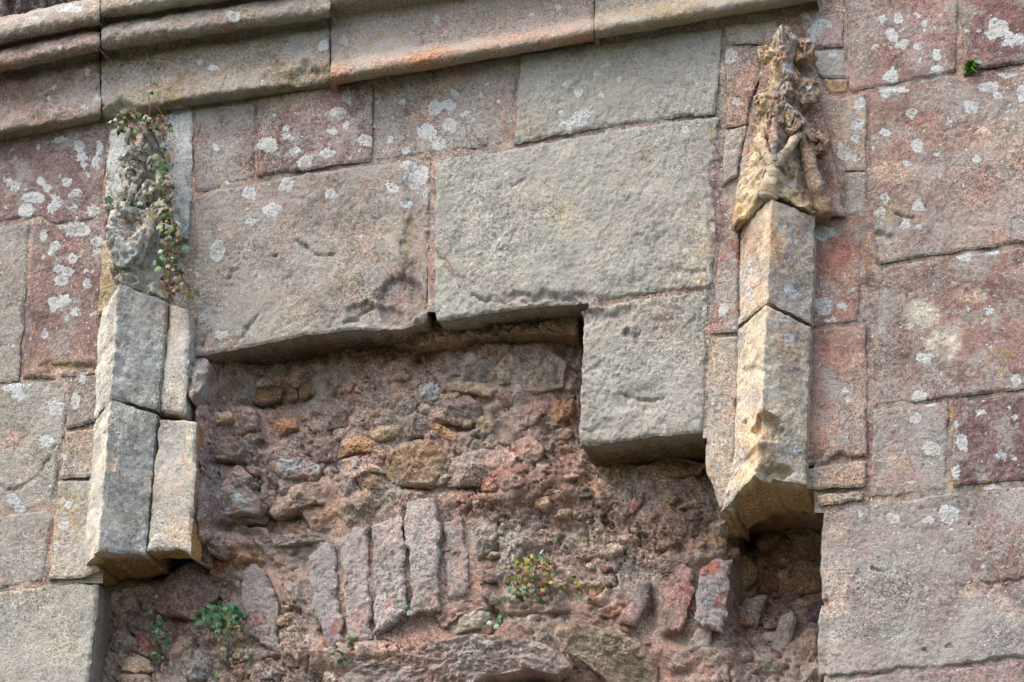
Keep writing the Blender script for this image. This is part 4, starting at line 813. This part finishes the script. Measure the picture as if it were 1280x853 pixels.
block("backing_slab", [(958,34),(985,28),(1010,58)], [(914,282),(970,272),(1056,269)], pr, (158,128,114), M_CARV, L=[(958,34),(945,110),(930,180),(914,282)], R=[(1010,58),(1030,140),(1046,215),(1056,269)], front=-.022, back=.1, r=.008, crust=.2, patches=[(1040,200,12,80,(166,120,108),.7),(1020,90,10,30,(150,136,126),.7),(1048,255,12,20,(160,146,134),.7)])
PFR = [(932,225,18,70,(212,190,152),.95),(922,270,12,16,(204,172,118),.8),(952,130,12,60,(204,184,150),.7),(985,120,16,60,(146,116,98),.8),(980,45,22,20,(158,152,142),.9),(990,255,24,16,(190,164,122),.7),(975,180,18,40,(150,122,112),.7),(962,80,10,30,(204,184,150),.7),(1010,230,14,40,(146,120,98),.7),(975,230,20,18,(184,164,136),.6)]  # left face of the finial brightened, its light painted in
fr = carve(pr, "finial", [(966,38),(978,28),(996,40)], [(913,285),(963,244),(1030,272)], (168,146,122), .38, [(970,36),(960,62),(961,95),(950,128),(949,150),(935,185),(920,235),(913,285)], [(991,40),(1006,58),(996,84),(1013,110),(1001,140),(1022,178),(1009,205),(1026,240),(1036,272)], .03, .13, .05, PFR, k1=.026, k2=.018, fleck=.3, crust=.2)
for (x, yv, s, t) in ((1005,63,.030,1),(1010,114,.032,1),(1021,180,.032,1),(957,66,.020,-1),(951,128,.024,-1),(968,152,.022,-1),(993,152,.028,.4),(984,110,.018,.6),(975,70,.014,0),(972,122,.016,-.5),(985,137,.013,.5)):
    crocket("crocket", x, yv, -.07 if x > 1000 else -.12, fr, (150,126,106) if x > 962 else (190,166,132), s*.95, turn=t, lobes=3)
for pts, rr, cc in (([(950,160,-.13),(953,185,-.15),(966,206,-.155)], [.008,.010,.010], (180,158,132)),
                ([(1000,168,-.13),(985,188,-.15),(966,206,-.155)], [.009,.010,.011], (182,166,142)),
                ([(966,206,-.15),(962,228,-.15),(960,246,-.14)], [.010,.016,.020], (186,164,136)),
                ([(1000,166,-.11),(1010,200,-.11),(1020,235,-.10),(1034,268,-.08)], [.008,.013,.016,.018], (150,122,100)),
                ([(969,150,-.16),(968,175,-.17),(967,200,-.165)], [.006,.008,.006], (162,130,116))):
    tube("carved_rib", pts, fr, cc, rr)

# ------------------------------------------------------------------ plants
def leaf_material(name, c1, c2):
    m = bpy.data.materials.new(name); m.use_nodes = True; t = m.node_tree; N = t.nodes; L = t.links; b = N["Principled BSDF"]
    oi = N.new("ShaderNodeObjectInfo"); mx = N.new("ShaderNodeMix"); mx.data_type = 'RGBA'
    L.new(oi.outputs["Random"], mx.inputs[0]); mx.inputs[6].default_value = (*c1, 1); mx.inputs[7].default_value = (*c2, 1)
    tc = N.new("ShaderNodeTexCoord"); n = N.new("ShaderNodeTexNoise"); n.inputs["Scale"].default_value = 120; L.new(tc.outputs["Object"], n.inputs["Vector"])
    m2 = N.new("ShaderNodeMix"); m2.data_type = 'RGBA'; m2.blend_type = 'MULTIPLY'; m2.inputs[0].default_value = .5
    L.new(mx.outputs[2], m2.inputs[6]); L.new(n.outputs["Color"], m2.inputs[7]); L.new(m2.outputs[2], b.inputs["Base Color"])
    b.inputs["Roughness"].default_value = .5; b.inputs["Subsurface Weight"].default_value = 0.0
    return m
ML = {"green": leaf_material("green_leaf", (.05, .13, .03), (.13, .24, .08)), "pale": leaf_material("pale_green_leaf", (.20, .32, .20), (.30, .42, .28)), "yellow": leaf_material("yellow_leaf", (.42, .36, .05), (.30, .26, .05)),
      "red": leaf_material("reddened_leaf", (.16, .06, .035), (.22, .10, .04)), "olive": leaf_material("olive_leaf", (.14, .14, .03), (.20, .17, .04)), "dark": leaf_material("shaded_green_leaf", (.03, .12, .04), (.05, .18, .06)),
      "moss": leaf_material("fern_green", (.12, .28, .035), (.22, .42, .08)), "dry": leaf_material("dry_leaf_brown", (.52, .36, .24), (.52, .36, .24))}
M_STEM = leaf_material("red_stem", (.12, .04, .035), (.16, .07, .05))
def leaf_mesh(kind):
    me = bpy.data.meshes.new(kind)
    n = 25; V = [(0, 0, 0.0)]; 
    for i in range(n):
        a = math.pi/2+2*math.pi*i/n
        if kind == "lobed": r = .0085*(.87+.13*math.cos(5*(a-math.pi/2)))*(.6 if abs(((a+math.pi/2) % (2*math.pi))-2*math.pi) < .2 or ((a+math.pi/2) % (2*math.pi)) < .2 else 1)
        else: r = .013*(.55+.45*abs(math.cos(a-math.pi/2))**1.0)*(.8+.3*math.cos(7*(a-math.pi/2)))
        V.append((r*math.cos(a), r*math.sin(a), -.16*r+.0008*math.cos(3*a)))
    F = [(0, 1+i, 1+(i+1) % n) for i in range(n)]
    me.from_pydata(V, [], F); me.update(); me.polygons.foreach_set("use_smooth", [True]*n)
    return me
LM = {}
for k, m in ML.items():
    me = leaf_mesh("lobed"); me.name = "leaf_"+k; me.materials.append(m); LM[k] = me
def plant(name, label, cat, root, leaves, stems, group=None):
    p = thing(name, label, cat, tuple(unproj(root[0], root[1], root[2])), group)
    for (x, y, dep, kind, s) in leaves:
        o = bpy.data.objects.new("leaf", LM[kind]); COL.objects.link(o)
        o.location = Vector(unproj(x, y, dep-.028))
        nrm = Vector(-FWD)+Vector(rng.normal(size=3)*.45)+Vector((-.2, 0, .35))
        q = nrm.to_track_quat('Z', 'Y'); o.rotation_mode = 'QUATERNION'
        o.rotation_quaternion = q @ Vector((0, 0, 1)).rotation_difference(Vector((0, 0, 1))) 
        o.rotation_mode = 'XYZ'; e = q.to_euler(); o.rotation_euler = e
        s *= 1.2; o.scale = (s, s, s); o.parent = p; o.location = o.location-p.location
    Vs, Fs, nb = [], [], 0
    for pts in stems:
        P = np.array([unproj(*q) for q in pts]); tt = np.linspace(0, 1, len(P)*4)
        Cc = np.stack([np.interp(tt, np.linspace(0, 1, len(P)), P[:, i]) for i in range(3)], -1)
        Cc += np.stack([fbm(Cc, 40, 2, 1), fbm(Cc, 40, 2, 2)*.5, fbm(Cc, 40, 2, 3)], -1)*.004
        n = 5; th = np.linspace(0, 2*math.pi, n, endpoint=False)
        V = Cc[:, None]+.0014*(np.cos(th)[None, :, None]*np.array([1., 0, 0])+np.sin(th)[None, :, None]*np.array([0, .7, .7]))
        ix = np.arange(len(tt)*n).reshape(-1, n)+nb; nb += len(tt)*n
        Vs.append(V.reshape(-1, 3)); Fs.append(np.stack([ix[:-1], np.roll(ix[:-1], -1, 1), np.roll(ix[1:], -1, 1), ix[1:]], -1).reshape(-1, 4))
    if Vs: mesh_object("stem", np.concatenate(Vs), [np.concatenate(Fs)], M_STEM, p)
    return p
def scatter(cx, cy, rx, ry_, n, dep, kinds, s0=.6, s1=1.1):
    out = []
    for _ in range(int(n*1.7)):
        a = rng.uniform(0, 2*math.pi); r = math.sqrt(rng.random())
        out.append((cx+rx*r*math.cos(a), cy+ry_*r*math.sin(a), dep+rng.uniform(-.02, .02), kinds[rng.integers(len(kinds))], rng.uniform(s0, s1)))
    return out
lv = [(137,152,-.1,"pale",1),(144,149,-.1,"pale",.8),(147,166,-.1,"green",1.1),(170,130,-.1,"olive",.9),(188,133,-.1,"olive",.9),(190,117,-.1,"dark",.6),(201,144,-.1,"olive",.9),(213,158,-.05,"green",.9),(213,163,-.05,"pale",1),(182,153,-.11,"red",1),(161,145,-.11,"olive",.9),(166,172,-.13,"red",1.2),(203,181,-.06,"pale",1.1),(194,195,-.09,"yellow",.8),(200,202,-.09,"green",1),(210,200,-.06,"green",1.1),(204,209,-.09,"green",1.2),(199,214,-.09,"green",.9),(152,182,-.1,"pale",1),(136,251,-.04,"pale",1.3),(137,257,-.04,"green",.8),(140,242,-.04,"dark",.8),(191,272,-.13,"olive",1.2),(199,284,-.13,"green",1),(210,270,-.08,"olive",1.2),(175,254,-.15,"pale",.8),(198,250,-.1,"yellow",.7),(212,287,-.08,"yellow",1),(205,302,-.09,"olive",1.2),(211,308,-.09,"olive",1.1),(229,301,-.04,"green",1.1),(232,310,-.04,"pale",1),(225,298,-.04,"pale",.8),(219,284,-.05,"dark",1),(228,320,-.04,"olive",1),(216,321,-.07,"yellow",.9),(199,330,-.1,"green",1.2),(204,323,-.1,"pale",1.1),(193,329,-.1,"pale",.8),(197,336,-.1,"green",1),(208,341,-.09,"olive",.9),(224,342,-.04,"green",1.3),(231,361,-.03,"olive",.9),(238,371,-.03,"olive",1.1),(246,366,-.02,"green",.9),(217,367,-.06,"yellow",.8),(226,353,-.04,"red",.8),(213,352,-.07,"red",.8),(205,367,-.09,"olive",.7)]
lv += scatter(165,152,24,15,44,-.11,["olive","red","pale","green","red"],.5,.9)+scatter(195,160,18,12,20,-.09,["olive","red","pale","red"],.5,.9)+scatter(208,225,9,42,30,-.07,["olive","red","green"],.4,.8)+scatter(211,300,14,42,70,-.08,["red","olive","red","green","pale"],.45,.9)+scatter(214,350,13,26,34,-.08,["red","red","olive"],.4,.7)
stems = [[(150,150,-.09),(165,155,-.11),(190,165,-.1),(203,190,-.08),(206,230,-.08),(205,270,-.09),(208,310,-.09),(212,345,-.08),(215,375,-.06)], [(180,150,-.1),(200,185,-.08),(212,230,-.06),(216,290,-.06),(214,340,-.08)], [(212,320,-.08),(224,345,-.05),(240,368,-.03)], [(185,118,-.1),(188,135,-.1),(184,155,-.1)], [(195,130,-.09),(205,150,-.08),(206,175,-.07)], [(208,300,-.08),(222,305,-.05),(232,310,-.04)], [(205,340,-.1),(210,358,-.08),(216,378,-.06)], [(158,150,-.1),(163,140,-.1),(170,131,-.1)]]
plant("trailing_plant", "long trailing plant with small lobed green and reddish leaves hanging over the left pinnacle", "plant", (180,150,-.09), lv, stems)
d = thing("dry_leaf", "pale brown dry fallen leaf caught on top of the left pinnacle", "leaf", tuple(unproj(172, 177, -.14)))
def dryleaf():
    me = bpy.data.meshes.new("dry_leaf_blade"); out = [(-.016,.0),(-.006,.004),(-.004,.012),(.002,.006),(.009,.010),(.008,.002),(.016,.004),(.012,-.003),(.004,-.007),(-.004,-.012),(-.006,-.004)]
    V = [(0, 0, 0)]+[(x, y, .004*math.sin(x*160)) for x, y in out]; n = len(out)
    me.from_pydata(V, [], [(0, 1+(i+1) % n, 1+i) for i in range(n)]); me.materials.append(ML["dry"]); return me
o = bpy.data.objects.new("blade", dryleaf()); COL.objects.link(o); o.parent = d; o.rotation_euler = (math.radians(70), .2, math.radians(20)); o.scale = (.95, .95, .95)
# fern tuft, top right
fern = thing("fern_tuft", "small dense bright green tuft growing in the joint near the top right corner", "plant", tuple(unproj(1214, 88, .0)))
Vs, Fs, nb = [], [], 0
for k in range(230):
    a = rng.uniform(0, 2*math.pi); el = rng.uniform(.1, 1.3); ln = rng.uniform(.010, .027)
    dirv = np.array([math.cos(a)*math.cos(el), -math.sin(el), math.sin(a)*math.cos(el)*.9])
    sidev = np.cross(dirv, rng.normal(size=3)); sidev /= np.linalg.norm(sidev)
    c0 = unproj(1214, 84, -.004)+rng.normal(size=3)*.004
    up = np.cross(sidev, dirv)
    w_ = rng.uniform(.0022, .004)
    V = np.array([c0, c0+dirv*ln*.5+sidev*w_+up*.001, c0+dirv*ln+np.array([0, 0, -.003]), c0+dirv*ln*.5-sidev*w_+up*.001])
    Vs.append(V); Fs.append(np.array([[0, 1, 2, 3]])+nb); nb += 4
f1 = mesh_object("fronds", np.concatenate(Vs), [np.concatenate(Fs)], ML["moss"], fern)
f1['kind'] = 'stuff'
yb = lambda x, y: float(ry(np.array([float(x)]), np.array([float(y)]))[0])-.05
def pl2(label, root, spots, clumps, stems):
    L_ = [(x, y, yb(x, y)-.01, k, s*.85) for (x, y, k, s) in spots]
    for (cx, cy, rx, r2, n, kinds, s0, s1) in clumps: L_ += scatter(cx, cy, rx, r2, n, yb(cx, cy)-.01, kinds, s0*.85, s1*.85)
    return plant("creeping_plant", label, "plant", (root[0], root[1], yb(*root)), L_, [[(x, y, yb(x, y)-.008) for x, y in s] for s in stems], "creeping plants in the rubble")
pl2("bushy creeping plant with yellow green leaves in the middle of the rubble", (665,712), [(693,676,"pale",1),(676,690,"pale",1.1),(678,697,"green",.9),(652,702,"yellow",1),(670,700,"yellow",1.1),(661,708,"green",1),(637,725,"olive",1.3),(645,724,"olive",1),(640,740,"pale",1.2),(630,750,"pale",1.1),(655,733,"yellow",1),(662,732,"yellow",1.2),(650,727,"yellow",.8),(668,745,"pale",.7),(672,750,"pale",.9),(676,752,"green",.9),(625,711,"olive",1),(690,702,"olive",.8),(641,747,"pale",1)],
    [(662,720,30,26,70,["olive","red","red","yellow","green"],.5,1),(650,738,18,12,18,["olive","red","pale"],.5,.9),(682,708,12,10,14,["red","olive"],.5,.8)], [[(640,745),(655,725),(675,705),(690,690)],[(665,735),(670,710),(680,695)],[(650,740),(640,725)]])
pl2("sparse little yellow leaved sprig just right of the bushy middle plant", (722,735), [(705,735,"yellow",.8),(712,726,"yellow",.8),(718,722,"olive",.7),(722,732,"yellow",.9),(720,728,"yellow",.7),(719,748,"green",.8),(726,748,"pale",.8),(700,740,"yellow",.7)], [(724,735,10,10,8,["red","olive"],.4,.7)], [[(728,740),(718,730),(705,735)],[(728,742),(722,748)]])
pl2("few pale green leaves beside the flat grey stone low in the middle", (620,775), [(609,768,"dark",.9),(611,778,"pale",.9),(622,778,"pale",1.1),(624,772,"dark",1),(620,783,"pale",.9),(628,768,"green",.8),(605,784,"pale",.7)], [], [[(612,770),(618,776),(624,780)]])
pl2("two tiny round green leaves at the foot of the white topped bricks", (511,765), [(506,758,"green",.9),(512,766,"pale",1)], [], [[(507,757),(511,766)]])
pl2("small sprig with red stems and round leaves below the grey bricks", (438,805), [(436,795,"pale",.9),(443,794,"green",.9),(439,806,"green",1),(428,812,"pale",.8),(425,827,"dark",.9),(435,827,"green",.8),(415,814,"pale",.8),(443,819,"olive",.8)], [(438,810,5,12,10,["red","red","olive"],.4,.7)], [[(440,795),(438,810),(443,822)],[(438,812),(428,826)]])
pl2("leafy dark green plant spilling from the dark hole at lower left", (270,760), [(258,772,"dark",1.5),(275,768,"dark",1.1),(262,768,"dark",1.2),(274,760,"green",1),(268,744,"green",.9),(288,765,"green",1),(290,778,"green",1.1),(283,789,"green",1.2),(273,783,"dark",1.2),(285,804,"pale",1),(279,811,"green",.9),(306,767,"dark",.9),(298,783,"green",.9),(278,828,"green",1.1),(270,844,"green",1.2),(298,808,"olive",.9),(314,820,"green",.8),(311,840,"green",.7),(242,772,"dark",1),(284,772,"olive",1),(291,772,"green",.9)],
    [(275,772,28,18,40,["dark","green","dark"],.7,1.2),(292,790,14,14,10,["green","olive","red"],.5,.9),(298,825,10,14,12,["red","olive"],.4,.7)], [[(265,755),(280,775),(288,800),(280,815),(272,845)],[(285,780),(300,800),(300,835)],[(270,758),(295,765),(306,768)]])
pl2("scattered dark leaves in shade below the foot of the left pinnacle", (200,790), [(209,802,"dark",1.3),(211,797,"green",.9),(198,778,"dark",1),(192,779,"dark",1.1),(197,822,"dark",1),(193,820,"green",.8),(213,834,"dark",1),(188,766,"dark",.8),(195,746,"olive",.7),(190,830,"dark",.8)], [(200,800,12,25,10,["dark"],.5,.9)], [[(190,765),(198,790),(205,805)],[(205,800),(198,822)]])

# ------------------------------------------------------------------ unseen rest of the wall and the ground
def plain(name, lo_, hi_, mat, parent=None, col=(150, 128, 118)):
    x0, y0, z0 = lo_; x1, y1, z1 = hi_
    V = np.array([(x, y, z) for x in (x0, x1) for y in (y0, y1) for z in (z0, z1)], float)
    F = np.array([[0, 1, 3, 2], [4, 6, 7, 5], [0, 4, 5, 1], [2, 3, 7, 6], [0, 2, 6, 4], [1, 5, 7, 3]])
    return mesh_object(name, V, [F], mat, parent, {"base": np.tile(lin(col), (8, 1)), "msk": np.tile([.2, 0, .4, .3], (8, 1))}, smooth=False)
ztop = float(unproj(-100, 70, .6)[2]); zlow = float(unproj(640, 945, .0)[2])
plain("wall_backing", (-3.4, .62, 0), (2.6, 1.0, ztop-.25), M_ASH, wall)
plain("lower_wall", (-3.4, .004, 0), (2.6, .6, zlow-.02), M_ASH, wall)
gm = bpy.data.materials.new("grass_ground"); gm.use_nodes = True
gn = gm.node_tree; nz = gn.nodes.new("ShaderNodeTexNoise"); nz.inputs["Scale"].default_value = 3.0; nz.inputs["Detail"].default_value = 8
cr = gn.nodes.new("ShaderNodeValToRGB"); cr.color_ramp.elements[0].color = (.03, .04, .015, 1); cr.color_ramp.elements[1].color = (.085, .08, .045, 1)
gn.links.new(nz.outputs["Fac"], cr.inputs[0]); gn.links.new(cr.outputs[0], gn.nodes["Principled BSDF"].inputs["Base Color"]); gn.nodes["Principled BSDF"].inputs["Roughness"].default_value = .95
gme = bpy.data.meshes.new("ground"); gme.from_pydata([(-900, -900, 0), (900, -900, 0), (900, 900, 0), (-900, 900, 0)], [], [(0, 1, 2, 3)]); gme.materials.append(gm)
go = bpy.data.objects.new("ground", gme); COL.objects.link(go); go['kind'] = 'structure'
